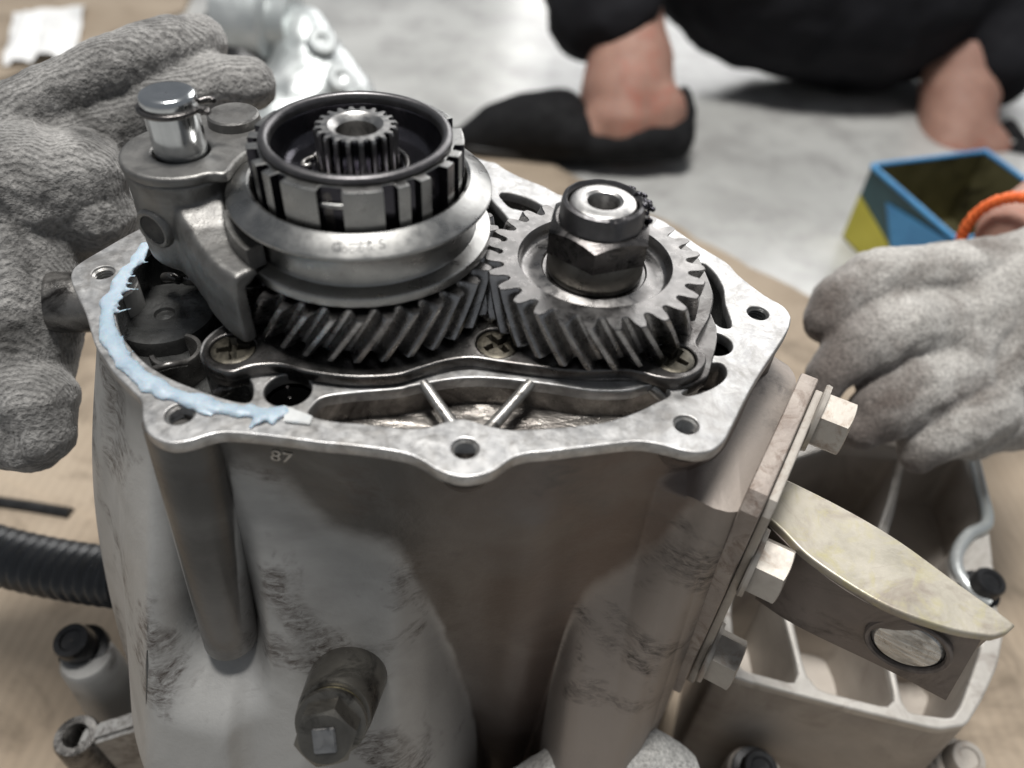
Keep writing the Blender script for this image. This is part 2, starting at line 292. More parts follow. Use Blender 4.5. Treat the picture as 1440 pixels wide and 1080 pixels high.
def tube(path, rad, n=12, caps=True):
    path = [np.array(p, float) for p in path]; N = len(path)
    if not hasattr(rad, '__len__'): rad = [rad]*N
    v = []; f = []; up = None
    for i in range(N):
        t = path[min(i+1, N-1)]-path[max(i-1, 0)]; t = t/np.linalg.norm(t)
        if up is None:
            up = np.cross(t, [0.31, 0.2, 0.93]); up /= np.linalg.norm(up)
        up = up-t*(up@t); up /= np.linalg.norm(up); b = np.cross(t, up)
        for k in range(n):
            a = 2*math.pi*k/n; v.append(path[i]+rad[i]*(math.cos(a)*up+math.sin(a)*b))
    for i in range(N-1):
        for k in range(n):
            j = (k+1) % n; f.append((i*n+k, i*n+j, (i+1)*n+j, (i+1)*n+k))
    if caps: f.append(tuple(range(n-1, -1, -1))); f.append(tuple((N-1)*n+k for k in range(n)))
    return v, f
def bake(o):
    dg = bpy.context.evaluated_depsgraph_get(); me = bpy.data.meshes.new_from_object(o.evaluated_get(dg)); return me
def prism(outline, holes, z0, z1, bev=0.0004, bres=2):
    cu = bpy.data.curves.new('c', 'CURVE'); cu.dimensions = '2D'; cu.fill_mode = 'BOTH'
    for loop in [outline]+list(holes):
        sp = cu.splines.new('POLY'); sp.points.add(len(loop)-1)
        for p, q in zip(sp.points, loop): p.co = (q[0], q[1], 0, 1)
        sp.use_cyclic_u = True
    cu.extrude = max((z1-z0)/2-bev, 1e-5); cu.bevel_depth = bev; cu.bevel_resolution = bres; cu.offset = -bev
    o = bpy.data.objects.new('c', cu); COL.objects.link(o); me = bake(o); bpy.data.objects.remove(o); bpy.data.curves.remove(cu)
    me.transform(Matrix.Translation((0, 0, (z0+z1)/2))); return me
def circ(c, r, n=32): return [(c[0]+r*math.cos(2*math.pi*i/n), c[1]+r*math.sin(2*math.pi*i/n)) for i in range(n)]
def strip(loop, z0, z1):
    n = len(loop); v = [(p[0], p[1], z) for p in loop for z in (z0, z1)]
    return v, [(2*i, 2*((i+1) % n), 2*((i+1) % n)+1, 2*i+1) for i in range(n)]
def bevelled(v, f, w, seg=2):
    me = mesh(v, f); bm = bmesh.new(); bm.from_mesh(me); bmesh.ops.recalc_face_normals(bm, faces=bm.faces)
    bmesh.ops.bevel(bm, geom=list(bm.edges), offset=w, segments=seg, affect='EDGES', clamp_overlap=True)
    bm.to_mesh(me); bm.free(); return me
def box(p0, p1):
    (x0, y0, z0), (x1, y1, z1) = p0, p1
    return [(x0,y0,z0),(x1,y0,z0),(x1,y1,z0),(x0,y1,z0),(x0,y0,z1),(x1,y0,z1),(x1,y1,z1),(x0,y1,z1)], [(0,3,2,1),(4,5,6,7),(0,1,5,4),(1,2,6,5),(2,3,7,6),(3,0,4,7)]
def frame(o, zdir, xdir=None):
    z = Vector(zdir).normalized(); x = Vector(xdir) if xdir is not None else (Vector((0, 0, 1)) if abs(z.z) < .9 else Vector((1, 0, 0)))
    x = (x-z*x.dot(z)).normalized(); y = z.cross(x)
    m = Matrix((x, y, z)).transposed().to_4x4(); m.translation = Vector(o); return m
def hexhead(rc, h, z0, chamfer=.30, rot=0., n=48, dish=0.0):
    """hexagonal head with a turned chamfer on its top: circumradius rc"""
    ap = rc*math.cos(math.pi/6); v = []; f = []
    def hr(a):
        b = ((a+math.pi/6) % (math.pi/3))-math.pi/6; return ap/math.cos(b)
    rings = 7
    for i in range(n):
        a = 2*math.pi*i/n
        for k in range(rings):
            if k < 4:
                r = [0.001*rc, .55*ap, .93*ap, None][k]; r = hr(a) if r is None else r
                z = z0+h-max(0, r-.93*ap)*math.tan(chamfer*1.6) - (dish if k < 2 else 0)
            else:
                r = hr(a); z = [z0+h*.5, z0+.0001, z0][k-4]
                if k == 6: r *= .5
            v.append((r*math.cos(a+rot), r*math.sin(a+rot), z))
    for i in range(n):
        j = (i+1) % n
        for k in range(rings-1): f.append((i*rings+k, i*rings+k+1, j*rings+k+1, j*rings+k))
    return v, f
def xf(vf, m): return [m @ Vector(p) for p in vf[0]], vf[1]
def blob(chains, vox, smooth=4, disp=None, solids=()):
    """one continuous surface grown over tapering limbs (lists of (point, radius))"""
    mb = MB()
    for ch in chains:
        pts = [np.array(p, float) for p, r in ch]; rs = [r for p, r in ch]
        for i in range(len(pts)):
            v = []; f = []
            for a in range(7):
                ph = math.pi*a/6
                for b in range(12):
                    th = 2*math.pi*b/12; v.append(pts[i]+rs[i]*np.array([math.sin(ph)*math.cos(th), math.sin(ph)*math.sin(th), math.cos(ph)]))
            for a in range(6):
                for b in range(12):
                    c = (b+1) % 12
                    if a == 0: f.append((b, 12+b, 12+c))
                    elif a == 5: f.append((a*12+b, 72+b, a*12+c))
                    else: f.append((a*12+b, (a+1)*12+b, (a+1)*12+c, a*12+c))
            mb.add(v, f)
            if i: mb.add(*tube([pts[i-1], pts[i]], [rs[i-1], rs[i]], 14))
    for so_ in solids: mb.add(*so_)
    me = mb.mesh(); o = bpy.data.objects.new('b', me); COL.objects.link(o)
    r = o.modifiers.new('r', 'REMESH'); r.mode = 'VOXEL'; r.voxel_size = vox
    s = o.modifiers.new('s', 'SMOOTH'); s.factor = .5; s.iterations = smooth
    for k, (sc, st) in enumerate(disp or []):
        t = bpy.data.textures.new('t', 'CLOUDS'); t.noise_scale = sc; t.noise_depth = 3
        d = o.modifiers.new('d', 'DISPLACE'); d.texture = t; d.strength = st; d.texture_coords = 'LOCAL'
    out = bake(o); bpy.data.objects.remove(o); return out

# ================================================================== THE SETTING
v, f = box((-6, -3, -.05), (6, 9, 0)); floor = link('floor', mesh(v, f), M_floor, angle=0); floor['kind'] = 'structure'

# flattened cardboard under the gearbox
cb = [(-.62,-.05),(-.60,.36),(-.50,.40),(-.44,.50),(-.30,.62),(-.09,.90),(.03,.835),(.105,.775),(.20,.685),(.30,.60),(.42,.62),(.60,.52),(.63,.1),(.5,-.1)]
cbo = []
for i, p in enumerate(cb):
    q = cb[(i+1) % len(cb)]
    for k in range(6):
        t = k/6; cbo.append((p[0]+(q[0]-p[0])*t+random.uniform(-.004, .004), p[1]+(q[1]-p[1])*t+random.uniform(-.004, .004)))
t_ = thing('cardboard_sheet', 'brown corrugated cardboard sheet spread on the floor under the gearbox', 'cardboard', (0, .3, 0))
link('sheet', prism(cbo, [], .001, .006, .0008, 1), M_card, t_)
fl = catmull([(.22,.40),(.36,.42),(.50,.36),(.55,.25),(.40,.14),(.28,.20)], 1)
link('flap', prism([(.245,.20),(.26,.48),(.52,.50),(.58,.22),(.46,.08),(.30,.07)], [], .0065, .011, .0008, 1), M_card, t_)
link('flap', prism([(-.60,.02),(-.595,.30),(-.36,.33),(-.20,.27),(-.215,.10),(-.30,.0)], [], .0065, .011, .0008, 1), M_card, t_)

# ================================================================== GEARBOX CASING
ZF = .291; A = (-.0487, .2049); B = (.023, .2005)
FP = [(195,322),(150,347),(110,371),(100,384),(101,398),(108,415),(120,440),(133,483),(148,507),(163,527),(190,553),(199,566),(200,585),(204,602),(216,615),(240,623),(267,620),(293,612),(320,608),(380,613),(447,622),(500,627),(562,636),(591,646),(616,661),(645,670),(670,669),(695,661),(720,644),(745,637),(770,635),(853,625),(895,621),(928,625),(962,634),(985,636),(1003,632),(1018,620),(1030,598),(1062,536),(1103,473),(1112,452),(1110,440),(1100,429),(1074,414),(1039,387),(1022,369),(987,348),(952,324),(925,307),(860,287),(793,275.5),(765,262),(730,248),(709,237),(697,229),(683,226)]
fo = at2(FP, ZF)
fo += [(-.030,.304),(-.060,.302),(-.092,.288),(-.118,.262)]
fo = [tuple(p) for p in catmull(fo, 4)]
P4 = [(203,350),(183,373),(165,405),(160,430),(168,465),(185,490),(207,512),(240,532),(280,548),(322,562),(350,565),(356,548),(350,532),(330,528),(300,522),(282,503),(284,482),(300,465),(335,440),(335,400),(305,378),(260,352),(225,338)]
P3 = [(436,583),(440,570),(457,558),(500,552),(560,547),(582,542),(645,532),(699,532),(770,540),(832,549),(882,549),(915,541),(935,545),(942,555),(916,569),(887,582),(845,594),(770,602),(720,604),(687,598),(653,589),(628,592),(603,600),(570,602),(520,596),(470,592)]
P2 = [(992,513),(1013,510),(1022,521),(1017,535),(994,549),(968,556),(960,551),(982,538),(989,527)]
P1 = [(985,372),(1000,378),(1016,402),(1020,428),(1029,458),(1012,459),(995,440),(985,415)]
P5 = [(672,262),(693,283),(715,308),(724,324),(700,335),(672,305)]
P6 = [(702,274),(709,270),(733,275),(756,285),(768,296),(760,306),(738,297),(718,292),(707,282)]
pockets = [[tuple(p) for p in catmull(at2(P, ZF), 4)] for P in (P4, P3, P2, P1, P5, P6)]
H = [((145,383),.0036),((253,582),.0040),((654,630),.0037),((965,597),.0036),((1066,440),.0036)]
HB = [((405,548),.0067),((1005,483),.0057)]
holes = [circ(at(*p, ZF), r) for p, r in H]; bholes = [circ(at(*p, ZF), r, 40) for p, r in HB]
case = thing('gearbox_casing', 'grimy cast aluminium gearbox casing with an open top flange, standing on cardboard', 'gearbox', (0, .2, .006))
link('flange', prism(fo, pockets+holes+bholes, ZF-.0042, ZF, .0005, 2), M_flange, case, 30)
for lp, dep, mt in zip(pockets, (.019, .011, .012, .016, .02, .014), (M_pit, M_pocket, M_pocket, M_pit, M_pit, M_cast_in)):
    mb = MB(); mb.add(*strip(lp, ZF-.0038, ZF-dep)); n = len(lp)
    c = np.mean(np.array(lp), 0); 
    rings = [[(c[0]+(p[0]-c[0])*s, c[1]+(p[1]-c[1])*s, ZF-dep+.0012*mnoise.noise(Vector((p[0]*s*90, p[1]*s*90, 1)))*(s < 1)) for p in lp] for s in (1, .9, .7, .45, .2)]
    v = [q for r_ in rings for q in r_]+[(c[0], c[1], ZF-dep)]
    f = [(k*n+i, k*n+(i+1) % n, (k+1)*n+(i+1) % n, (k+1)*n+i) for k in range(4) for i in range(n)]+[(4*n+i, 4*n+(i+1) % n, 5*n) for i in range(n)]
    mb.add(v, f); link('pocket', mb.mesh(), mt, case, 40)
# threaded holes: a turned thread inside each
def thread(r, pitch=.0011, depth=.0105):
    prof = []; z = 0
    while z > -depth: prof += [(r*1.0, z), (r*.80, z-pitch/2)]; z -= pitch
    prof.append((0.0002, z)); return lathe(prof, n=32)
for k, (p, r) in enumerate(H):
    c = at(*p, ZF); m_ = Matrix.Translation((c[0], c[1], ZF-.0007))
    th = link('bolt_hole', mesh(*xf(thread(r*1.0), m_)), M_rib if k != 4 else M_pit, case, 0)
for p, r in HB:
    c = at(*p, ZF); link('dowel_hole', mesh(*lathe([(r, ZF-.0055), (r*.98, ZF-.02), (.0002, ZF-.02)], c, 40)), M_dark, case)
# ribs in the front pocket
for a_, b_ in (((600,546),(634,594)), ((739,547),(690,602)), ((918,546),(934,560))):
    pa = at(*a_, ZF-.0015); pb = at(*b_, ZF-.0045)
    link('rib', mesh(*tube([pa+(pa-pb)*.15+np.array([0,0,.0]), pa, pa*.5+pb*.5, pb, pb+(pb-pa)*.25], [.0017,.0019,.0018,.0021,.0026], 14)), M_rib, case, 60)
# pocket furniture on the left: dark bearing cap, drain trough rim
c = at(235, 452, ZF-.018); link('bearing_cap', mesh(*lathe([(.0001,ZF-.015),(.003,ZF-.0155),(.0035,ZF-.0145),(.012,ZF-.0135),(.0165,ZF-.014),(.0175,ZF-.016),(.0178,ZF-.026)], c, 64)), M_pit, case)
c = at(247, 492, ZF-.009); link('trough_rim', mesh(*lathe([(.0062,ZF-.024),(.0062,ZF-.0095),(.0066,ZF-.0087),(.0078,ZF-.0087),(.0082,ZF-.0095),(.0082,ZF-.024)], c, 48, R(-150), R(85))), M_cast_in, case)
for a_, b_, r_ in (((262,395),(300,402),.0016),((232,390),(252,394),.0017),((210,522),(262,510),.0012),((305,555),(345,538),.0018)):
    link('oil_pipe', mesh(*tube(catmull([at(*a_, ZF-.007), at((a_[0]+b_[0])/2, (a_[1]+b_[1])/2-2, ZF-.005), at(*b_, ZF-.007)], 6, False), r_, 12)), M_cast_in, case, 60)
# --- outer wall: a lofted skin that flares outwards low down, leaving a dark upright column in the middle
WK = [(-.124,.1715,-.36,-.26),(-.113,.1595,-.24,-.36),(-.104,.1535,-.10,-.44),(-.098,.150,-.06,-.44),(-.088,.146,0,-.45),(-.080,.1435,0,-.38),(-.0512,.1405,0,-.38),(-.030,.1402,0,-.38),(-.0115,.1402,0,-.38),(.0109,.1425,0,-.38),(.0272,.1465,0,-.38),(.046,.1515,0,-.36),(.0575,.1565,0,-.20),(.066,.163,.0,-.08),(.0736,.176,0,-.02),(.081,.1915,0,0),(.0885,.2066,0,0),(.086,.217,0,0),(.0757,.228,0,.05),(.0646,.243,0,.05),(.04,.2605,0,.05),(.0145,.2725,0,.05),(-.018,.296,0,.05),(-.05,.300,0,.05),(-.09,.284,-.1,.1),(-.134,.236,-.1,.1),(-.1435,.210,-.30,0),(-.140,.198,-.36,-.08),(-.133,.183,-.40,-.16)]
W0 = [k[:2] for k in WK]
Wc = np.array(catmull(W0, 12)); seg = np.linalg.norm(np.roll(Wc, -1, 0)-Wc, axis=1); L = np.concatenate([[0], np.cumsum(seg)])
NU = 900; uu = np.linspace(0, L[-1], NU, endpoint=False); Wx = np.interp(uu, L, np.append(Wc[:, 0], Wc[0, 0])); Wy = np.interp(uu, L, np.append(Wc[:, 1], Wc[0, 1]))
tx = np.roll(Wx, -6)-np.roll(Wx, 6); ty = np.roll(Wy, -6)-np.roll(Wy, 6); ln = np.hypot(tx, ty); NX, NY = ty/ln, -tx/ln
for _ in range(30):
    NX = (np.roll(NX, 1)+NX+np.roll(NX, -1))/3; NY = (np.roll(NY, 1)+NY+np.roll(NY, -1))/3
KI = np.arange(len(WK)+1)*12; WF = np.array([k[2:] for k in WK]+[WK[0][2:]])
ci = np.interp(uu, L, np.arange(len(L))); FX = np.interp(ci, KI, WF[:, 0]); FY = np.interp(ci, KI, WF[:, 1])
zc_x = [-.125,-.104,-.0985,-.0777,-.0654,-.0523,-.0329,-.0243,-.0146,-.0056,.000,.018,.0245,.027,.034,.0451,.0543,.060,.066,.070]
zc_z = [.270,.286,.284,.268,.264,.2476,.2363,.2138,.1692,.1197,.08,.08,.1575,.195,.213,.2227,.2487,.262,.268,.268]
zc = np.where((Wy < .18) & (Wx > -.125), np.interp(Wx, zc_x, zc_z), np.where(Wx < -.1, .278, .20))
for _ in range(14): zc = (np.roll(zc, 1)+2*zc+np.roll(zc, -1))/4
for _ in range(2): FX = (np.roll(FX, 1)+2*FX+np.roll(FX, -1))/4; FY = (np.roll(FY, 1)+2*FY+np.roll(FY, -1))/4
ZS = np.concatenate([np.linspace(ZF-.0036, .02, 150), [.0065]])
GM = np.where(Wy < .25, np.interp(Wx, [-.118, -.1045], [1., 0.]), 0.)
def flare(z):
    t = zc-z; s = .007; g = .5*(t+np.sqrt(t*t+s*s)); d = GM*.115*(1-np.exp(-g/.115))+np.minimum(g, .13)*(1-GM)
    gv = np.clip((.0165-np.abs(Wx+.0885))/.0115, 0, 1); gv = gv*gv*(3-2*gv)*(Wy < .17); t = np.clip((z-.178)/.03, 0, 1)
    return d-gv*t*t*(3-2*t)*np.maximum(0, d-.30*(.286-z))
TG = np.array([k[:2] for k in WK]+[WK[0][:2]])
for k, q in enumerate(WK):
    for src, dst in (((.0575,.1565),(.0568,.1478)),((.066,.163),(.0645,.1440)),((.0736,.176),(.0705,.1438)),((.081,.1915),(.0912,.1850)),((.0885,.2066),(.0990,.2000)),((.086,.217),(.0985,.2110))):
        if q[:2] == src: TG[k] = dst
dT = TG-np.array([k[:2] for k in WK]+[WK[0][:2]]); EXX = np.interp(ci, KI, dT[:, 0]); EXY = np.interp(ci, KI, dT[:, 1])
def shelf(z): t = min(1, max(0, (.2695-z)/.0035)); return t*t*(3-2*t)
v = []; 
for z in ZS:
    d = flare(z); v += list(zip(Wx+FX*d+EXX*shelf(z)+NX*.0006*(ZF-z)/.05, Wy+FY*d+EXY*shelf(z)-.0035*np.exp(-((Wx-.010)/.010)**2)*(Wy < .16)*min(1, max(0, (.288-z)/.03))+NY*.0006*(ZF-z)/.05, [z]*NU))
f = [(j*NU+i, j*NU+(i+1) % NU, (j+1)*NU+(i+1) % NU, (j+1)*NU+i) for j in range(len(ZS)-1) for i in range(NU)]
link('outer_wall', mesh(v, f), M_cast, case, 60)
for px, py in ((654, 630), (965, 597)):
    c = at(px, py, ZF); zs = np.linspace(0, 1, 14)
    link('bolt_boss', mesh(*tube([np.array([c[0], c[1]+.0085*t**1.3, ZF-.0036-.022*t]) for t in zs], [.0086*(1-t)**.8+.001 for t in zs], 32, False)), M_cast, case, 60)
iu = int(np.argmin((Wx+.1045)**2+(Wy-.1537)**2)); pl_ = [np.array(v[j*NU+iu]) for j in range(30, 150, 4)]
link('parting_line', mesh(*tube([p+np.array([.0004,.0006,0]) for p in pl_], [.0004+.0012*abs(mnoise.noise(Vector((i*.9, 3, 1)))) for i in range(len(pl_))], 8)), M_pit, case, 60)
# bolt columns under the flange lobes
def column(px, py, rt, rb, zb, tilt=(0, 0)):
    c = at(px, py, ZF); zs = np.linspace(ZF-.005, zb, 12); prof = []
    pts = [np.array([c[0]+tilt[0]*(ZF-z), c[1]+tilt[1]*(ZF-z), z]) for z in zs]; rs = [rt+(rb-rt)*((ZF-z)/(ZF-zb)) for z in zs]
    pts += [pts[-1]+np.array([0, .3*rb, -.7*rb]), pts[-1]+np.array([0, rb, -1.1*rb])]; rs += [rb*.72, rb*.2]
    return mesh(*tube(pts, rs, 28))
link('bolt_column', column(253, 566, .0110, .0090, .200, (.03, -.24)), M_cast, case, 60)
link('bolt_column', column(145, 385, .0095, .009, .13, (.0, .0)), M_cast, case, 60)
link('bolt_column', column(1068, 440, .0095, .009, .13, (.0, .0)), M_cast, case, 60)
# tube boss on the left flank
m_ = frame(atd(92, 425, .292), (-.90, -.25, .12))
link('tube_boss', mesh(*xf(lathe([(.0115,-.04),(.0115,.004),(.0110,.0052),(.0088,.0052),(.0084,.004),(.0084,-.006),(.0002,-.006)], n=48), m_)), M_cast_in, case)
# pad on the right, where the bracket is bolted
NR = np.array([.887, -.461]); TS = np.array([.461, .887])     # outward and along the right-hand wall
def rw(s, n, z): return np.array([TS[0]*s+NR[0]*n, TS[1]*s+NR[1]*n, z])
# --- bell housing at the lower right, open ribbed pockets
ZR = .12
rim_o = [(1006,938),(1040,956),(1200,997),(1320,1026),(1360,1020),(1384,980),(1404,935),(1412,890),(1402,850),(1398,800),(1392,745),(1372,640),(1330,600),(1180,605),(1100,620),(1035,760)]
def chaikin(l, k=3):
    l = [np.array(p, float) for p in l]
    for _ in range(k): l = [q for a, b in zip(l, l[1:]+l[:1]) for q in (a*.88+b*.12, a*.12+b*.88)]
    return [tuple(p) for p in l]
rim_o = chaikin(at2(rim_o, ZR))
def pock(l): return chaikin(at2(l, ZR), 2)
bp = [pock([(1085,690),(1110,648),(1190,622),(1262,640),(1250,700),(1224,775),(1180,762),(1120,735)]),
      pock([(1274,640),(1352,636),(1374,690),(1384,736),(1352,756),(1333,785),(1338,818),(1300,822),(1238,788),(1258,720)]),
      pock([(1036,940),(1028,850),(1040,815),(1090,815),(1128,964)]), pock([(1138,967),(1102,818),(1215,840),(1236,880),(1262,998)]), pock([(1272,1001),(1246,880),(1360,880),(1382,905),(1352,990),(1338,1010)])]
link('bell_housing_rim', prism(rim_o, bp, ZR-.006, ZR, .0012, 3), M_rim, case, 40)
mb = MB(); sk = []
for k, s in enumerate(np.linspace(0, 1, 8)): sk.append([(p[0]+(p[0]-.13)*.04*s, p[1]+(p[1]-.22)*.06*s, ZR-.005-s*(ZR-.012)) for p in rim_o])
n = len(rim_o); mb.add([q for r_ in sk for q in r_], [(k*n+i, k*n+(i+1) % n, (k+1)*n+(i+1) % n, (k+1)*n+i) for k in range(7) for i in range(n)])
link('bell_housing_wall', mb.mesh(), M_cast2, case, 50)
for lp, dep in zip(bp, (.052, .042, .055, .058, .055)):
    mb = MB(); n = len(lp); c = np.mean(np.array(lp), 0); inn = [(c[0]+(p[0]-c[0])*.9, c[1]+(p[1]-c[1])*.9) for p in lp]
    v = [(p[0], p[1], ZR-.004) for p in lp]+[(p[0], p[1], ZR-dep) for p in inn]+[(c[0], c[1], ZR-dep)]
    mb.add(v, [(i, (i+1) % n, n+(i+1) % n, n+i) for i in range(n)]+[(n+i, n+(i+1) % n, 2*n) for i in range(n)])
    link('housing_pocket', mb.mesh(), M_cast2, case, 50)
# raised curl round the housing bolt and the upright web behind the arm
cw = [at(x, y, ZR+.002) for x, y in ((1368,640),(1380,690),(1388,735),(1362,752),(1346,778),(1348,805),(1368,832),(1392,848))]
link('rim_bead', mesh(*tube(catmull(cw, 8, False), .0032, 14)), M_silver, case, 60)
web = [at(1175, 640, ZR), at(1262, 648, ZR), at(1240, 800, ZR), at(1150, 720, ZR)]
v = [np.array(p)+np.array([0, 0, dz]) for dz in (-.001, .022) for p in web]; v = [q for q in v]
link('cast_web', bevelled([web[0]+[0,0,0], web[1], web[1]+np.array([.004,.006,0]), web[0]+np.array([0,.006,0])]+[web[0]+np.array([0,0,.016]), web[1]+np.array([0,0,.010]), web[1]+np.array([.004,.006,.010]), web[0]+np.array([0,.006,.016])], [(0,3,2,1),(4,5,6,7),(0,1,5,4),(1,2,6,5),(2,3,7,6),(3,0,4,7)], .001), M_cast2, case)
def hbolt(name, o, d, rc, h, mat, parent, washer=True, sock=False):
    m_ = frame(o, d); mb = MB()
    if washer: mb.add(*xf(lathe([(.0002,0),(rc*1.22,0),(rc*1.26,.0004),(rc*1.22,.0016),(.0002,.0018)], n=40), m_))
    mb.add(*xf(hexhead(rc, h, .0012, rot=.35), m_))
    return link(name, mb.mesh(), mat, parent, 28)
def capbolt(name, o, d, r, h, mat, parent):
    m_ = frame(o, d); return link(name, mesh(*xf(lathe([(r*1.35,-.004),(r*1.4,0),(r*1.35,.0012),(r,.0018),(r,h*.9),(r*.92,h),(r*.62,h),(r*.55,h*.92),(.0002,h*.9)], n=40), m_)), mat, parent, 35)
capbolt('housing_bolt', at(1376, 830, ZR), (.1, -.1, 1), .0075, .011, M_blackbolt, case)
capbolt('housing_bolt', at(1345, 1072, .07), (0, -.2, 1), .008, .012, M_bolt, case)
capbolt('housing_bolt', at(1062, 1085, .07), (0, -.2, 1), .008, .010, M_blackbolt, case)
link('bolt_ear', mesh(*lathe([(.014,.006),(.014,.068),(.013,.07),(.0002,.07)], at(1345,1075,.07), 40)), M_cast2, case)
link('bolt_ear', mesh(*lathe([(.014,.006),(.014,.068),(.013,.07),(.0002,.07)], at(1062,1090,.07), 40)), M_cast2, case)
capbolt('housing_bolt', at(118, 912, .085), (-.05, -.2, 1), .0085, .014, M_blackbolt, case)
c = at(122, 925, .085); link('bolt_ear', mesh(*lathe([(.016,.006),(.0135,.06),(.0125,.084),(.011,.086),(.0002,.086)], c, 40)), M_cast, case)
c = at(106, 1034, .085); link('dowel_lug', mesh(*lathe([(.012,.006),(.0105,.05),(.0098,.083),(.0090,.085),(.0056,.085),(.0051,.084),(.005,.05),(.0002,.05)], c, 48)), M_cast_in, case)
link('lug_web', bevelled([c+np.array(q) for q in ((0,-.004,-.075),(.05,.004,-.075),(.05,.014,-.075),(0,.006,-.075),(0,-.004,-.004),(.05,.004,.02),(.05,.014,.02),(0,.006,-.004))], [(0,3,2,1),(4,5,6,7),(0,1,5,4),(1,2,6,5),(2,3,7,6),(3,0,4,7)], .002), M_cast, case)
# drain plug on its round boss, stud lower down
pd_ = np.array([-.0545, .1045, .180]); dr = Vector((-.06, -.66, .35)).normalized()
pd_ = aty(465, 1018, .096); dv = Vector((.03, -.80, .60)).normalized()
m_ = frame(pd_, dv); 
link('plug_boss', mesh(*xf(lathe([(.0135,-.040),(.0125,-.018),(.0118,-.0065),(.0112,-.0050),(.0096,-.0046),(.0002,-.0046)], n=48), m_)), M_plug, case)
pl = link('drain_plug', mesh(*xf(lathe([(.0062,-.0050),(.0062,-.002),(.0105,-.0018),(.0112,-.001),(.0108,.0002),(.0088,.001),(.0002,.001)], n=48), m_)), M_plug, case)
link('washer', mesh(*xf(lathe([(.007,-.0040),(.0100,-.0040),(.0103,-.0034),(.0100,-.0028),(.007,-.0028)], n=48), m_)), M_screw, pl)
link('hex_head', mesh(*xf(hexhead(.0096, .0080, .0005, rot=.26), m_)), M_plug, pl, 25)
sq = box((-.0040,-.0034,.0083),(.0040,.0034,.0092)); link('lit_square', bevelled(*xf(sq, m_ @ Matrix.Rotation(.12, 4, 'Z')), .0004), M_spline, pl, 25)  # pale raised square stands for the lit recess in the hex head
m_ = frame(aty(247, 1072, .104), (-.05, -.7, .7)); link('stud', mesh(*xf(lathe([(.0095,-.02),(.0090,.001),(.008,.003),(.0055,.0033),(.005,.002),(.0002,.002)], n=40), m_)), M_plug, case)

# casting marks on the front wall
def textmesh(s, size, depth=.0003):
    cu = bpy.data.curves.new('t', 'FONT'); cu.body = s; cu.size = size; cu.extrude = depth; cu.align_x = 'CENTER'; cu.align_y = 'CENTER'; cu.resolution_u = 4
    o = bpy.data.objects.new('t', cu); COL.objects.link(o); me = bake(o); bpy.data.objects.remove(o); return me
me = textmesh('87', .0062, .0004); p = aty(396, 642, .1385)
me.transform(Matrix.Translation(Vector(p)) @ Matrix.Rotation(R(90), 4, 'X') @ Matrix.Rotation(R(-12), 4, 'Z')); link('cast_mark', me, M_rib, case, 20)

# ================================================================== RETAINER PLATE AND ITS SCREWS
ZP = .2955
PL = [(300,468),(287,482),(284,498),(291,513),(308,521),(327,523),(345,517),(365,513),(397,513),(430,522),(480,529),(520,530),(560,527),(590,518),(624,508),(662,503),(707,509),(753,515),(812,521),(870,520),(895,522),(924,530),(950,533),(972,529),(990,516),(993,500),(980,484),(985,470),(1000,440),(1000,400),(960,340),(850,310),(740,320),(690,330),(600,300),(420,300),(380,360),(340,430)]
pl_o = [tuple(p) for p in catmull(at2(PL, ZP), 5)]
plate = thing('retainer_plate', 'dark oily steel retainer plate lying under both helical gears', 'plate', (0, .19, ZF))
SCR = [(327,489),(700,482),(948,502)]
link('plate', prism(pl_o, [circ(at(*p, ZP), .0066) for p in SCR], ZF+.0006, ZP, .0007, 3), M_plate, plate, 30)
lowers = [tuple(p) for p in catmull(at2([(292,520),(320,532),(352,528),(400,522),(440,532),(520,540),(582,530),(660,516),(760,527),(830,533),(900,534),(950,545),(985,536),(1000,515),(1000,440),(900,330),(700,340),(420,320),(330,440),(285,490)], ZF+.001), 5)]
link('lower_step', prism(lowers, [circ(at(405, 548, ZF), .0002)], ZF-.003, ZF+.0012, .0006, 2), M_plate, plate, 30)
def screw_mesh(r=.0063):
    mb = MB(); n = 72; prof_r = [.0001, .0006, .0012, .0018, .0024, .0030, .0036, .0048, .0056, r]
    v = []; f = []
    for i in range(n):
        a = 2*math.pi*i/n
        for k, q in enumerate(prof_r):
            x, y = q*math.cos(a), q*math.sin(a); cross = (min(abs(x), abs(y)) < .00105-.00012*(max(abs(x), abs(y))/.0035)) and max(abs(x), abs(y)) < .0037
            v.append((x, y, -.0018 if cross else .0002*(1-(q/r)**2)-.0002*(k == len(prof_r)-1)))
    m = len(prof_r)
    for i in range(n):
        for k in range(m-1): f.append((i*m+k, ((i+1) % n)*m+k, ((i+1) % n)*m+k+1, i*m+k+1))
    mb.add(v, f); mb.add(*lathe([(r, -.0002), (r*.75, -.003)], n=n)); return mb.mesh()
sm = screw_mesh(); s0 = None
for k, p in enumerate(SCR):
    c = at(*p, ZP); b = BASE[plate.name]
    if s0 is None: s0 = link('countersunk_screw', sm, M_screw, None, 25); s0.parent = plate; o = s0
    else: o = s0.copy(); COL.objects.link(o); o.parent = plate
    if k < 2: o.material_slots[0].link = 'OBJECT'; o.material_slots[0].material = M_screwdark; o['label'] = 'oil blackened countersunk cross head screw'
    o.location = (c[0]-b[0], c[1]-b[1], ZP-.0004-b[2]); o.rotation_euler = (0, 0, (.3, .7, .95)[k])

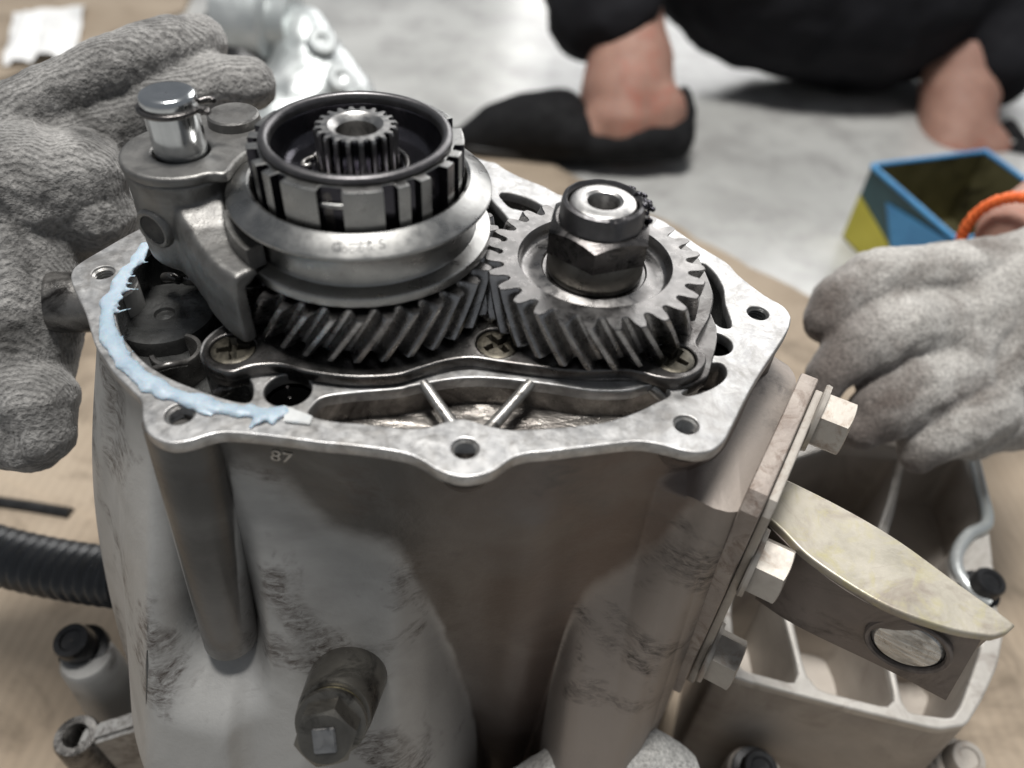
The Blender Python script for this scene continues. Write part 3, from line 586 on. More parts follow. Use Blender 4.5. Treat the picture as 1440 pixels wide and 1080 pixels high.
# ================================================================== HELICAL GEARS
def gear_mesh(c, nt, mod, z0, z1, helix, phase, r_in, dish=None, steps=10):
    rp = mod*nt/2; rt = rp+mod*1.0; rr = rp-mod*1.22; pit = 2*math.pi/nt
    prof = []
    for i in range(nt):
        a = phase+i*pit
        for da, r in ((-.50, rr), (-.40, rr+.0001), (-.335, rr+.0006), (-.275, rp-mod*.55), (-.24, rp), (-.185, rp+mod*.5), (-.125, rt-.0003), (-.095, rt), (0, rt+.00002), (.095, rt), (.125, rt-.0003), (.185, rp+mod*.5), (.24, rp), (.275, rp-mod*.55), (.335, rr+.0006), (.40, rr+.0001)):
            prof.append((a+da*pit, r))
    n = len(prof); v = []; f = []; mi = []
    lay = [(z1-.0003-(z1-z0-.0006)*k/steps) for k in range(steps+1)]
    def loop(z, ins=0.): 
        tw = helix*(z1-z)/(z1-z0); return [(c[0]+(r-ins)*math.cos(a+tw), c[1]+(r-ins)*math.sin(a+tw), z) for a, r in prof]
    v += loop(z1, .00035)
    for z in lay: v += loop(z)
    v += loop(z0, .00035)
    for k in range(steps+2):
        for i in range(n):
            j = (i+1) % n; f.append((k*n+i, k*n+j, (k+1)*n+j, (k+1)*n+i)); mi.append(0 if k == 0 else 1)
    o = len(v); v += [(c[0]+r_in*math.cos(a), c[1]+r_in*math.sin(a), z1) for a, r in prof]
    for i in range(n): j = (i+1) % n; f.append((i, j, o+j, o+i)); mi.append(0)
    mb = MB(); mb.add(v, f); mb.mi = mi
    return mb
MOD = .00235
gB = thing('driven_helical_gear', 'right-hand helical gear with a dished web around the black nut', 'gear', (B[0], B[1], .2965))
mb = gear_mesh(B, 27, MOD, .2972, .313, R(16.6), R(-91.4-3.2), .0240)
link('gear_body', mb.mesh(), [M_gear, M_gearflank], gB, 22)
link('dished_web', mesh(*lathe([(.0240,.313),(.0236,.3126),(.0232,.3100),(.0226,.3090),(.0215,.3086),(.0190,.3092),(.0172,.3098),(.0165,.3100),(.0160,.3094),(.0145,.3094),(.013,.3094)], B, 96)), M_gear, gB, 40)
gA = thing('driving_helical_gear', 'larger left-hand helical gear mostly hidden below the sleeve', 'gear', (A[0], A[1], .2965))
mb = gear_mesh(A, 34, MOD, .2972, .3128, R(-14.2), R(-69.4-1.5), .0300)
link('gear_body', mb.mesh(), [M_gear, M_gearflank], gA, 22)
link('gear_hub', mesh(*lathe([(.030,.3128),(.029,.3138),(.022,.3140),(.012,.3140)], A, 64)), M_gear, gA)

# nut and threaded shaft end on the right gear
nut = thing('hex_nut', 'black flanged hex nut with a staked collar on the right gear', 'nut', (B[0], B[1], .3094))
T = Matrix.Translation((B[0], B[1], 0))
link('nut_flange', mesh(*lathe([(.0100,.3095),(.0146,.3095),(.0150,.3100),(.0150,.3120),(.0146,.3134),(.0146,.3178),(.0142,.3186),(.010,.3186)], B, 72)), M_plug, nut, 40)
link('nut_body', mesh(*xf(hexhead(.0167, .0090, .3184, chamfer=.34, rot=R(-67), n=96), T)), M_black, nut, 24)
v = []; f = []; n = 96; prof = [(.0128,.3268),(.0126,.3280),(.0124,.3325),(.0121,.3336),(.0112,.3341),(.0107,.3336),(.0105,.332)]
for i in range(n):
    a = 2*math.pi*i/n; dent = sum(math.exp(-((math.atan2(math.sin(a-q), math.cos(a-q)))/.10)**2) for q in (R(-72), R(25)))
    wob = .00025*mnoise.noise(Vector((math.cos(a)*3, math.sin(a)*3, 2)))
    for k, (r, z) in enumerate(prof): v.append((B[0]+(r-dent*.0016*(k > 1)+wob)*math.cos(a), B[1]+(r-dent*.0016*(k > 1)+wob)*math.sin(a), z-dent*.0013*(k > 2)+wob*.8))
m = len(prof); f = [(i*m+k, ((i+1) % n)*m+k, ((i+1) % n)*m+k+1, i*m+k+1) for i in range(n) for k in range(m-1)]
link('staked_collar', mesh(v, f), M_ring, nut, 45)
shB = thing('output_shaft_end', 'grey drilled shaft end standing inside the black nut collar', 'shaft', (B[0], B[1], .316))
mb = MB(); mb.add(*lathe([(.0101,.316),(.0101,.3322),(.0095,.3332),(.0086,.3336),(.0058,.3337),(.0049,.3332),(.0044,.3322),(.0043,.318),(.0002,.318)], B, 72))
link('shaft', mb.mesh(), M_spline, shB, 30)
# smear of stringy grease on the collar
gr = []
for q in range(26):
    a = R(-20+80*random.random()); rr_ = random.uniform(.0112, .0150); z = .3335 if rr_ < .0125 else random.uniform(.3262, .333)
    gr.append([((B[0]+rr_*math.cos(a), B[1]+rr_*math.sin(a), z), random.uniform(.0004, .0011)), ((B[0]+rr_*math.cos(a+.1), B[1]+rr_*math.sin(a+.1), z-.0006), random.uniform(.0003, .0009))])
g_ = link('grease_smear', blob(gr, .00022, 2), M_oilbowl, None, 60); g_.location = (0, 0, 0); rebase(g_, (B[0]+.012, B[1], .327)); tag(g_, 'glossy dark grease smear clinging to the nut collar', 'grease')

# ================================================================== SYNCHRONISER: SLEEVE, HUB, RING, SPLINED SHAFT
sl = thing('synchro_sleeve', 'grey steel shift sleeve with a deep groove around the toothed hub', 'sleeve', (A[0], A[1], .314))
ZD = .3146
link('sleeve_body', mesh(*lathe([(.0312,ZD),(.0312,.3338),(.0316,.3344),(.0324,.3346),(.0330,.3342),(.0384,.3312),(.0388,.3308),(.03885,.3302),(.0386,.3298),(.0372,.3290),(.0350,.3286),(.0343,.3282),(.0340,.3276),(.0340,.3192),(.0343,.3186),(.0350,.3184),(.0380,.3180),(.0386,.3177),(.0388,.3172),(.0388,.3150),(.0385,ZD),(.0312,ZD)], A, 160)), M_steel, sl, 28)
def cone_text(s, ang, rmid, size, zmid):
    me = textmesh(s, size, .00006); slope = math.atan2(.0030, .0054); out = []
    for vv in me.vertices:
        x, y, h = vv.co; rad = rmid-y*math.cos(slope)+h*math.sin(slope); z = zmid+y*math.sin(slope)+h*math.cos(slope)
        a = ang+x/rmid; vv.co = (A[0]+rad*math.cos(a), A[1]+rad*math.sin(a), z)
    return me
M_engr = surf('engraved_mark', (.03,.03,.03), (.06,.06,.06), .3, .4, .5, 100, bump_s=0)
mid = R(-79); rm = .0358; zm = .33265
mb_ = []
for s, off, size, rr_ in (('G', -10.3, .0040, rm+.0002), ('HOOK', -5.6, .0024, rm+.0008), ('SHK', 2.0, .0024, rm+.0005), ('S', 8.6, .0042, rm-.0003)):
    o = link('engraved_letter', cone_text(s, mid+R(off), rr_, size, zm-(rr_-rm)*.55+.00002), M_engr, sl, 0)
def cone_line(a0, r0, a1, r1, wd=.00016):
    pts = []
    for k in range(7):
        t = k/6; a = mid+R(a0+(a1-a0)*t); r_ = r0+(r1-r0)*t; pts.append((A[0]+r_*math.cos(a), A[1]+r_*math.sin(a), .3342-(r_-.0330)*.5556+.00000))
    return tube(pts, wd, 8)
mb = MB()
for q in ((-5.5,.0350,4.6,.0347),(4.6,.0347,2.4,.0339),(4.6,.0347,2.2,.0354),(-.2,.0336,-.2,.0350)): mb.add(*cone_line(*q))
link('engraved_arrow', mb.mesh(), M_engr, sl, 0)
# toothed hub: spline teeth and three wide key slots, angles taken around the rim
hub = thing('synchro_hub', 'steel hub with wide blocks and spline teeth standing inside the sleeve', 'hub', (A[0], A[1], .325))
def hub_profile():
    base = []   # list of (start, end) of raised blocks over one third of the rim, from the key slot centre outwards
    for k in (-1, 1): pass
    blk = [(6.3, 26.5), (34, 40.5), (47, 53.5)]
    out = []
    for third in range(3):
        c0 = -93+120*third
        ang = [(c0+a, c0+b) for a, b in blk]+[(c0-b, c0-a) for a, b in blk]
        out += ang
    return sorted(((a % 360, b % 360) for a, b in out))
blocks = hub_profile(); RH = .0305; RG = .0278
def hub_loop():
    pts = []
    for a, b in blocks:
        if b < a: b += 360
        n = max(3, int((b-a)/2.2)); pts.append((a-.6, RG))
        pts += [(a+(b-a)*i/n, RH) for i in range(n+1)]; pts.append((b+.6, RG))
        pts += [(b+1.8, RG-.0002), (b+4.4, RG-.0002)]
    return pts
hl = hub_loop(); ZH = .3455
outl = [(A[0]+r*math.cos(R(a)), A[1]+r*math.sin(R(a))) for a, r in hl]
me = prism(outl, [circ(A, .0245, 96)], .318, ZH, .0004, 2)
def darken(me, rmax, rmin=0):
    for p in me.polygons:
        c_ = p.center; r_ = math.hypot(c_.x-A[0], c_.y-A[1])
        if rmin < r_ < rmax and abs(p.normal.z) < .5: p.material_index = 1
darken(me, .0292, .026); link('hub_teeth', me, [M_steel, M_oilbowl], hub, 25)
link('hub_bowl', mesh(*lathe([(.0247,.3459),(.0243,.3455),(.0238,.3440),(.0232,.3400),(.0222,.3372),(.0200,.3362),(.0150,.3358),(.0145,.3366),(.0128,.3368),(.0120,.3360)], A, 128)), M_oilbowl, hub, 50)
link('rim_ring', mesh(*lathe([(.0240,.3430),(.0241,.3462),(.0245,.3472),(.0250,.34765),(.0258,.3478),(.0266,.3476),(.0271,.3471),(.0273,.3464),(.0271,.3459),(.0262,.3457),(.0262,.345)], A, 160)), M_ring, hub, 50)
for q in (-93,):       # spring clip across each key slot
    pass
for third in range(3):
    c0 = R(-93+120*third); pts = [(A[0]+.0282*math.cos(c0+R(t)), A[1]+.0282*math.sin(c0+R(t)), .3402) for t in np.linspace(-6.5, 6.5, 9)]
    link('slot_spring', mesh(*tube(pts, .00075, 10)), M_steel, hub, 60)
    m_ = frame((A[0]+.0272*math.cos(c0), A[1]+.0272*math.sin(c0), .334), (math.cos(c0), math.sin(c0), 0))
    link('shift_key', mesh(*xf(bevelled_box := (lambda b: (b[0], b[1]))(box((-.0095,-.0029,-.002),(.0095,.0029,.0004))), m_)), M_black, hub, 30)
# splined input shaft end
shA = thing('splined_shaft', 'bright splined shaft end with a drilled centre inside the oily hub', 'shaft', (A[0], A[1], .335))
NS = 20; pr = []
for i in range(NS):
    for da, r in ((-.5,.0100),(-.3,.0101),(-.22,.0108),(-.16,.0116),(0,.0118),(.16,.0116),(.22,.0108),(.3,.0101)): pr.append(((i+da)*2*math.pi/NS, r))
n = len(pr); v = []; f = []
for z, ins in ((.3496,.0005),(.3491,.0001),(.3486,0),(.344,0),(.3364,0)): v += [(A[0]+(r-ins)*math.cos(a), A[1]+(r-ins)*math.sin(a), z) for a, r in pr]
f = [(k*n+i, k*n+(i+1) % n, (k+1)*n+(i+1) % n, (k+1)*n+i) for k in range(4) for i in range(n)]
for r, z in ((.0078,.3497),(.0072,.3494),(.0058,.3478),(.0056,.340),(.0003,.340)):
    o = len(v); v += [(A[0]+r*math.cos(a), A[1]+r*math.sin(a), z) for a, _ in pr]
ks = [0, 5, 6, 7, 8, 9]
for k0, k1 in zip(ks[:-1], ks[1:]): f += [(k0*n+i, k0*n+(i+1) % n, k1*n+(i+1) % n, k1*n+i) for i in range(n)]
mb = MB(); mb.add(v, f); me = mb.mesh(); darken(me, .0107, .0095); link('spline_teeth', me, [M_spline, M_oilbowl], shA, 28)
cp = [(A[0]+r*math.cos(R(a)), A[1]+r*math.sin(R(a)), .3374) for a, r in [(t, .0141) for t in np.linspace(-150, 172, 60)]]
eye = [(A[0]+r*math.cos(R(a)), A[1]+r*math.sin(R(a)), .3374) for a, r in ((172,.0141),(176,.0150),(183,.0160),(190,.0160),(193,.0150),(190,.0140))]
link('snap_ring', mesh(*tube(cp, [.0009]*60, 10)), M_gear, shA, 60)
link('snap_ring_eye', mesh(*tube(catmull(eye, 5, False), .0007, 10)), M_rib, shA, 60)

# ================================================================== SHIFT FORK AND ITS PINS
C = at(291, 346, .30)[:2]; ZT = .3345
fk = thing('shift_fork', 'grey cast shift fork gripping the sleeve groove beside the left glove', 'shift fork', (C[0], C[1], .299))
D2 = at(330, 172, ZT)[:2]
def arcpt(r, a): return (A[0]+r*math.cos(R(a)), A[1]+r*math.sin(R(a)))
topo = []
rb = .0178
topo += [(C[0]+rb*math.cos(R(a)), C[1]+rb*math.sin(R(a))) for a in range(110, 316, 12)]
topo += [tuple(at(x, y, ZT)[:2]) for x, y in ((318,243),(332,226),(350,212),(368,203))]
topo += [tuple(at(x, y, ZT)[:2]) for x, y in ((372,176),(366,160),(345,150),(318,149),(296,155))]
topo = [tuple(p) for p in catmull(topo, 3)]
link('fork_head', prism(topo, [circ(C, .0083, 40)], ZT-.0034, ZT, .0011, 4), M_fork, fk, 45)
# boss and arm: one casting, grown as a continuous skin
def fz(p, z): return (p[0], p[1], z)
boss = lathe([(.00005,.3010),(.0160,.3010),(.0170,.3025),(.0173,.3060),(.0173,.3315),(.00005,.3315)], C, 48)
av = []; af = []; aa = np.linspace(170, 231.5, 40)
for a in aa:
    ro = np.interp(a, [170,176,182,185,190,195,200,211,221,232], [.070,.069,.0655,.0615,.0560,.0532,.0512,.0490,.0480,.0466])
    rob = np.interp(a, [170,182,190,196,205,213,232], [.068,.063,.0570,.0535,.0508,.0498,.0478])
    zt = np.interp(a, [170,182,190,200,211,232], [.3310,.3285,.3252,.3222,.3210,.3205]); zb = np.interp(a, [170,190,232], [.301,.2985,.2968]); ri = np.interp(a, [170,190,200,232], [.0405,.0398,.0394,.0390])
    for r, z in ((.0434, zb), (rob-.0012, zb), (rob, zb+.0012), (ro+.0006, zt-.005), (ro-.0004, zt-.0010), (ro-.0016, zt), (ri+.0012, zt), (ri, zt-.0012), (ri, .3180), (.0434, .3155)): av.append((*arcpt(r, a), z))
for i in range(len(aa)-1):
    for k in range(10): af.append((i*10+k, i*10+(k+1) % 10, (i+1)*10+(k+1) % 10, (i+1)*10+k))
af += [tuple(range(10)), tuple((len(aa)-1)*10+k for k in range(10))]
ch = [[(fz(D2, .318), .0095), (fz(D2, .3285), .0095)], [(fz(C, .320), .0120), (fz(D2, .322), .0090)]]
me = blob(ch, .0007, 5, [(.005, .0003)], [boss, (av, af)])
link('fork_boss', me, M_fork, fk, 80)
v = []; f = []; sec = [(.0350,.3200),(.0350,.3262),(.0366,.3268),(.0402,.3268),(.0402,.3200)]; aa = np.linspace(196, 229, 12); n = 5
for a in aa: v += [(*arcpt(r, a), z-.0012) for r, z in sec]
for i in range(11):
    for k in range(5): f.append((i*5+k, i*5+(k+1) % 5, (i+1)*5+(k+1) % 5, (i+1)*5+k))
f += [tuple(range(5)), tuple(55+k for k in range(5))]
mb = MB(); mb.add(v, f); link('groove_pad', mb.mesh(), M_fork, fk, 30)
link('round_plug', mesh(*lathe([(.0082,ZT-.001),(.0080,ZT+.0026),(.0074,ZT+.0032),(.0002,ZT+.0033)], D2, 48)), M_fork, fk, 30)
d_ = ray(217, 322); a_ = d_[0]**2+d_[1]**2; b_ = -2*(d_[0]*C[0]+d_[1]*C[1]); c_ = C[0]**2+C[1]**2-.0172**2
t_ = (-b_-math.sqrt(max(0, b_*b_-4*a_*c_)))/(2*a_); hp_ = np.array([d_[0]*t_, d_[1]*t_, CZ+d_[2]*t_])
pm = frame(hp_-np.array([hp_[0]-C[0], hp_[1]-C[1], 0])*.02, (hp_[0]-C[0], hp_[1]-C[1], 0))
link('oil_hole', mesh(*xf(lathe([(.0070,-.004),(.0064,.0006),(.0056,.0014),(.0047,.0012),(.0043,.0004),(.0042,-.004),(.0002,-.004)], n=40), pm)), M_fork, fk, 40)
link('bore_shade', mesh(*xf(lathe([(.0044,.0010),(.0002,.0009)], n=32), pm)), M_dark, fk, 0)  # flat black disc paints the shade inside the oil hole
# selector pin
pin = thing('selector_pin', 'bright steel selector pin with a domed cap standing in the shift fork', 'pin', (C[0], C[1], .330))
link('shank', mesh(*lathe([(.0077,.322),(.0077,.3470),(.0072,.3476)], C, 64)), M_chrome, pin)
link('cap', mesh(*lathe([(.0066,.3470),(.0074,.3474),(.0080,.3482),(.0080,.3508),(.0077,.3517),(.0070,.3522),(.0045,.3524),(.0030,.3520),(.0002,.3519)], C, 64)), M_chrome, pin, 40)
cr = [(C[0]+.0084*math.cos(R(a)), C[1]+.0084*math.sin(R(a)), .3480) for a in np.linspace(30, 350, 50)]
link('retaining_clip', mesh(*tube(cr, .00085, 10)), M_black, pin, 60)
for s in (350, 30):
    link('clip_lug', mesh(*tube([(C[0]+r*math.cos(R(s+d)), C[1]+r*math.sin(R(s+d)), .3480) for r, d in ((.0082,0),(.0102,2),(.0118,0),(.0122,-6))], [.0009,.0012,.0012,.0007], 10)), M_black, pin, 60)

# ================================================================== SEALANT BEAD ON THE FLANGE
SP = [(203,345),(190,368),(172,390),(160,415),(150,440),(152,468),(165,495),(187,520),(215,541),(250,557),(290,569),(330,577),(365,581),(400,579)]
cl = catmull([at(x, y, ZF+.0004) for x, y in SP], 10, False); chs = []; line = []
for i, p in enumerate(cl):
    s = i/len(cl); r = .0023+.0012*mnoise.noise(Vector((s*14, 3, 1)))+.0008*math.sin(s*3.1)
    j = np.array([mnoise.noise(Vector((s*22, 0, 5))), mnoise.noise(Vector((s*22, 7, 5))), .25*mnoise.noise(Vector((s*30, 2, 9)))])*.0012
    line.append((p+j, r*.85))
chs.append(line)
for (x, y, dx, dy, r) in ((372,585,-20,-14,.0022),(360,592,-8,8,.0016),(388,584,-6,10,.0018),(165,478,10,18,.0020),(158,425,12,-8,.0018),(150,452,5,20,.0024),(205,545,-12,-10,.0018),(280,575,14,8,.0012),(240,548,20,6,.0016),(185,375,10,-16,.0014)):
    chs.append([(at(x, y, ZF+.0008), r), (at(x+dx, y+dy, ZF+.0006), r*.5)])
for k in range(9):     # torn strings hanging over the edge
    i = random.randrange(8, len(cl)-30); p = cl[i]; d = np.array([random.uniform(.003, .008), random.uniform(-.002, .005), random.uniform(-.002, .001)])
    chs.append([(p, .0010), (p+d*.5, .0005), (p+d*.8, .0004)])
me = blob(chs, .00055, 3, [(.004, .0013), (.0012, .0005)])
for vv in me.vertices:
    if vv.co.z < ZF+.0001: vv.co.z = max(vv.co.z, ZF-.0030) if False else ZF-.0002+(vv.co.z-ZF)*.12
    else: vv.co.z = ZF+(vv.co.z-ZF)*.55
o = link('sealant_bead', me, M_seal, None, 70); rebase(o, tuple(at(190, 520, ZF))); tag(o, 'ragged pale blue sealant bead along the left flange edge', 'sealant')
sm_ = []
for x, y, r in ((150,378,.006),(172,360,.005),(140,400,.004),(124,405,.005)):
    pass
v, f = [], []
rs = [(at(x, y, ZF+.00035)) for x, y in ((398,570),(440,586),(436,598),(400,594))]
o = link('sealant_flake', bevelled([*rs, *[p+np.array([0,0,.0005]) for p in rs]], [(0,3,2,1),(4,5,6,7),(0,1,5,4),(1,2,6,5),(2,3,7,6),(3,0,4,7)], .0003), M_gasketgrey, None); rebase(o, tuple(rs[0])); tag(o, 'chalky flake of dried sealant at the end of the blue bead', 'sealant flake')

# ================================================================== BRACKET ON THE RIGHT
br = thing('mounting_bracket', 'dusty steel mounting bracket with a yellow zinc arm bolted to the gearbox side', 'bracket', tuple(rw(.19, 0, .20)))
bo = [(.158,.153),(.1585,.268),(.163,.2735),(.222,.2735),(.2275,.268),(.2275,.225),(.212,.175),(.196,.152),(.162,.148)]
bo = [tuple(p) for p in catmull(bo, 1)]
me = prism(bo, [], 0, .0062, .0008, 2)
mm = Matrix(((TS[0], 0, NR[0], 0), (TS[1], 0, NR[1], 0), (0, 1, 0, 0), (0, 0, 0, 1))); me.transform(mm @ Matrix.Translation((0, 0, -.0042)))
link('mounting_plate', me, M_bplate, br, 30)
NRv = (NR[0], NR[1], 0)
bo2 = [(.1615,.160),(.1615,.266),(.165,.2705),(.220,.2705),(.2250,.266),(.2250,.225),(.211,.178),(.194,.156),(.164,.154)]
me = prism(bo2, [], 0, .0030, .0006, 2); me.transform(mm @ Matrix.Translation((0, 0, .0021))); link('bracket_flange', me, M_bolt, br, 30)
for k, (px, py, s) in enumerate(((1158,592,.214),(1072,796,.168),(1015,924,.166))):
    d = ray(px, py); hd = (d[0]*TS[0]+d[1]*TS[1]); t = s/hd; z = CZ+d[2]*t
    m_ = frame(rw(s, .005, z), NRv, (0, 0, 1)); mb = MB()
    mb.add(*xf(lathe([(.0002,0),(.0118,0),(.0122,.0006),(.0119,.0020),(.0002,.0022)], n=40), m_))
    mb.add(*xf(hexhead(.0102, .0100, .0018, rot=R(75), chamfer=.22), m_))
    link('bracket_bolt', mb.mesh(), M_bolt, br, 26)
# the arm: bent plate, broad at the plate and narrowing to the tip, with a web below
ZA = .2425
a0, a1, a2, a3 = at(1085, 735, ZA), at(1126, 655, ZA), at(1424, 878, ZA), at(1386, 893, ZA)
edge_f = [at(x, y, ZA)[:2] for x, y in ((1078,726),(1100,745),(1145,788),(1240,848),(1330,882),(1386,893),(1400,894))]
edge_b = [at(x, y, ZA)[:2] for x, y in ((1099,670),(1181,711),(1260,757),(1346,819),(1420,872),(1425,882),(1415,890))]
eo = [tuple(p) for p in catmull(edge_f, 6, False)]+[tuple(p) for p in catmull(edge_b[::-1], 6, False)][1:]
link('arm_top', prism(eo, [], ZA-.0035, ZA, .0007, 3), M_arm, br, 35)
bot = [PYp for PYp in (aty(1062, 842, edge_f[0][1]), aty(1120, 880, edge_f[2][1]), aty(1240, 938, edge_f[3][1]), aty(1330, 985, edge_f[5][1]-.001))]
top = [np.array([*edge_f[i], ZA-.003]) for i in (0, 2, 3, 5)]
tp = catmull(top, 6, False); bt = catmull(bot, 6, False); v = []; f = []
for p, q in zip(tp, bt):
    off = np.array([.35, .55, 0])*.006
    for k in range(5): v.append(p+(q-p)*k/4)
    for k in range(4, -1, -1): v.append(p+(q-p)*k/4+off)
n = 10
for i in range(len(tp)-1):
    for k in range(n): f.append((i*n+k, i*n+(k+1) % n, (i+1)*n+(k+1) % n, (i+1)*n+k))
f += [tuple(range(n)), tuple((len(tp)-1)*n+k for k in range(n))]
mb = MB(); mb.add(v, f); link('arm_web', mb.mesh(), M_armside, br, 30)
e0, e1 = tp[-1], tp[-1]+np.array([*(edge_b[4]-edge_f[5]), 0]); b0 = bt[-1]; b1 = b0+(e1-e0)*.15+np.array([.004, .01, 0])
link('arm_end', bevelled([e0, e1, b1, b0]+[p+np.array([.35,.55,0])*.004 for p in (e0, e1, b1, b0)], [(0,3,2,1),(4,5,6,7),(0,1,5,4),(1,2,6,5),(2,3,7,6),(3,0,4,7)], .0006), M_armside, br)
ip = aty(1276, 905, (edge_f[3][1]*.6+edge_f[5][1]*.4)); wn = np.cross(tp[-4]-tp[8], [0, 0, -1.]); wn /= np.linalg.norm(wn)
if wn[1] > 0: wn = -wn
m_ = frame(ip, wn)
link('bush_sleeve', mesh(*xf(lathe([(.0128,-.004),(.0128,.0012),(.0122,.0018),(.0112,.0016),(.0108,.0004)], n=56), m_)), M_armside, br)
link('bush_pin', mesh(*xf(lathe([(.0108,-.003),(.0106,.0002),(.0096,.0010),(.0050,.0013),(.0002,.0014)], n=56), m_)), M_pinend, br, 25)

# ================================================================== GLOVED HANDS
def hand(name, label, chains, mat, vox, base, disp, smooth=5, cat='gloved hand'):
    o = link(name, blob(chains, vox, smooth, disp), mat, None, 80); rebase(o, tuple(base)); return tag(o, label, cat)
def hp(*l): return [(atd(x, y, d), r*d/F) for x, y, d, r in l]
left = [hp((-90,230,.300,60),(40,160,.300,50),(150,100,.305,44),(235,66,.318,42),(285,58,.328,36)),
        hp((60,230,.305,60),(200,165,.315,45),(300,120,.325,40),(352,118,.328,36)),
        hp((-80,300,.300,120),(40,270,.298,98),(110,250,.300,70)),
        hp((40,270,.30,80),(130,300,.305,62),(160,330,.318,42)),
        hp((-60,360,.305,110),(30,350,.305,75),(70,345,.31,45)),
        hp((-120,470,.30,90),(-10,520,.295,72),(45,560,.292,62),(62,610,.292,44)),
        hp((20,300,.30,90),(30,420,.30,85),(20,520,.298,78)), hp((-90,560,.298,80),(0,600,.295,62),(45,622,.295,46)),
        hp((-260,380,.30,120),(-100,400,.30,110))]
hand('gloved_hand', 'dark grey knit glove at the left edge gripping behind the shift fork', left, M_glove, .0014, atd(40, 400, .3), [(.014, .0028), (.005, .0010)], 3)
rt_ = [hp((1500,390,.42,84),(1420,415,.415,86),(1350,450,.41,84),(1310,500,.405,80)),
       hp((1420,470,.42,112),(1370,520,.415,96),(1345,560,.41,76)),
       hp((1400,385,.41,52),(1310,388,.398,46),(1230,392,.388,42),(1180,418,.382,37),(1162,452,.380,32)),
       hp((1330,455,.395,50),(1262,462,.380,50),(1205,488,.374,43),(1165,526,.372,32),(1158,548,.372,26)),
       hp((1345,525,.395,52),(1285,548,.380,52),(1235,580,.374,44),(1210,606,.373,30)),
       hp((1385,570,.395,50),(1335,598,.384,48),(1300,622,.380,38),(1290,640,.380,27)),
       hp((1450,480,.425,108),(1410,560,.415,76),(1365,606,.405,44))]
hr_ = thing('gloved_hand', 'soiled pale knit glove with an orange wristband resting behind the bracket', 'gloved hand', tuple(atd(1290, 500, .4)))
link('glove', blob(rt_, .0015, 3, [(.022, .0035), (.008, .0012)]), M_glove2, hr_, 80)
link('forearm', blob([hp((1425,330,.45,50),(1520,270,.50,62),(1640,200,.55,80))], .003, 3), M_skin, hr_, 80)
wb = []
c0 = atd(1424, 352, .437); ax = atd(1520, 270, .50)-atd(1425, 330, .45); ax /= np.linalg.norm(ax); fm = frame(c0, ax)
for k in range(2):
    mb = MB(); pts = []
    for i in range(121):
        a = 2*math.pi*i/120; tw = a*24+k*math.pi; r_ = .0305+.0016*math.cos(tw); pts.append(fm @ Vector((r_*math.cos(a), r_*math.sin(a)*.92, .0016*math.sin(tw))))
    link('wristband_cord', mesh(*tube([np.array(p) for p in pts], .0021, 8)), M_orange, hr_, 60)
bt_ = [hp((700,1170,.325,60),(785,1100,.322,48),(850,1068,.320,46),(905,1066,.320,44),(948,1085,.322,38)),
       hp((700,1230,.33,60),(860,1170,.325,50),(960,1160,.322,44)), hp((700,1230,.33,80),(820,1230,.33,70),(940,1230,.33,54))]
hand('gloved_hand', 'white knit glove fingers just showing at the bottom edge below the casing', bt_, M_glove3, .0014, atd(870, 1120, .32), [(.008, .0012), (.003, .0006)], 4)

# ================================================================== SQUATTING PERSON BEHIND
pe = thing('person', 'person squatting behind the gearbox in black trousers and black slip-on shoes', 'person', (.25, .95, 0))
def fp(x, y, z, r): return ((x, y, z), r)
skin = [hp((878,-60,.93,48),(882,20,.925,50),(886,90,.92,62),(880,140,.915,68),(872,172,.905,54)), hp((880,140,.915,62),(915,160,.91,52),(925,185,.91,36)), hp((875,160,.91,52),(838,186,.905,34),(800,200,.90,24))]
link('ankle', blob(skin, .006, 5, [(.04, .004)]), M_skin, pe, 80)
sh = [hp((655,196,.92,20),(700,182,.92,38),(745,176,.915,46),(785,174,.91,48),(806,190,.90,36)), hp((670,205,.92,16),(800,212,.91,18),(900,208,.905,20),(950,200,.905,26)), hp((955,190,.912,20),(965,160,.915,15),(962,130,.92,11)), hp((840,206,.895,22),(900,200,.89,24),(955,190,.905,24)), hp((900,202,.90,18),(958,176,.91,18))]
link('shoe', blob(sh, .0045, 3, [(.03, .003)]), M_shoe, pe, 80)
so = at2([(632,205),(645,222),(700,231),(800,236),(890,226),(960,212),(975,198),(955,190),(800,205),(650,198)], 0.0)
link('shoe_sole', prism([tuple(p) for p in catmull(so, 4)], [], .0005, .018, .003, 2), M_sole, pe, 60)
tr = [hp((1000,-150,1.02,150),(1060,-60,1.02,140),(1140,-42,1.03,150),(1230,-30,1.05,150),(1320,-60,1.08,150),(1480,-160,1.1,180)),
      hp((900,-220,.96,130),(840,-120,.94,92),(842,-50,.925,88),(850,0,.915,80),(830,20,.92,64)), hp((860,-40,.91,84),(868,-18,.905,72)), hp((850,-80,.90,80),(900,-40,.89,48),(888,0,.885,46),(868,24,.885,44)), hp((1400,-120,1.06,120),(1400,0,1.05,82),(1402,80,1.04,70)), hp((900,-220,.96,130),(1000,-150,1.02,150))]
link('trousers', blob(tr, .008, 6, [(.09, .02), (.03, .006)]), M_trouser, pe, 80)
an2 = [hp((1375,40,1.05,60),(1352,110,1.05,54),(1345,170,1.045,50),(1335,215,1.04,44)), hp((1345,185,1.045,48),(1380,212,1.035,38))]
link('ankle', blob(an2, .007, 5, [(.04, .004)]), M_skin, pe, 80)
sh2 = [hp((1380,238,1.03,26),(1440,228,1.03,30),(1500,250,1.02,44)), hp((1418,178,1.05,12),(1432,215,1.045,20),(1470,240,1.03,30)), hp((1320,246,1.03,14),(1440,262,1.0,18),(1520,270,1.0,40))]
link('shoe', blob(sh2, .005, 3), M_shoe, pe, 80)

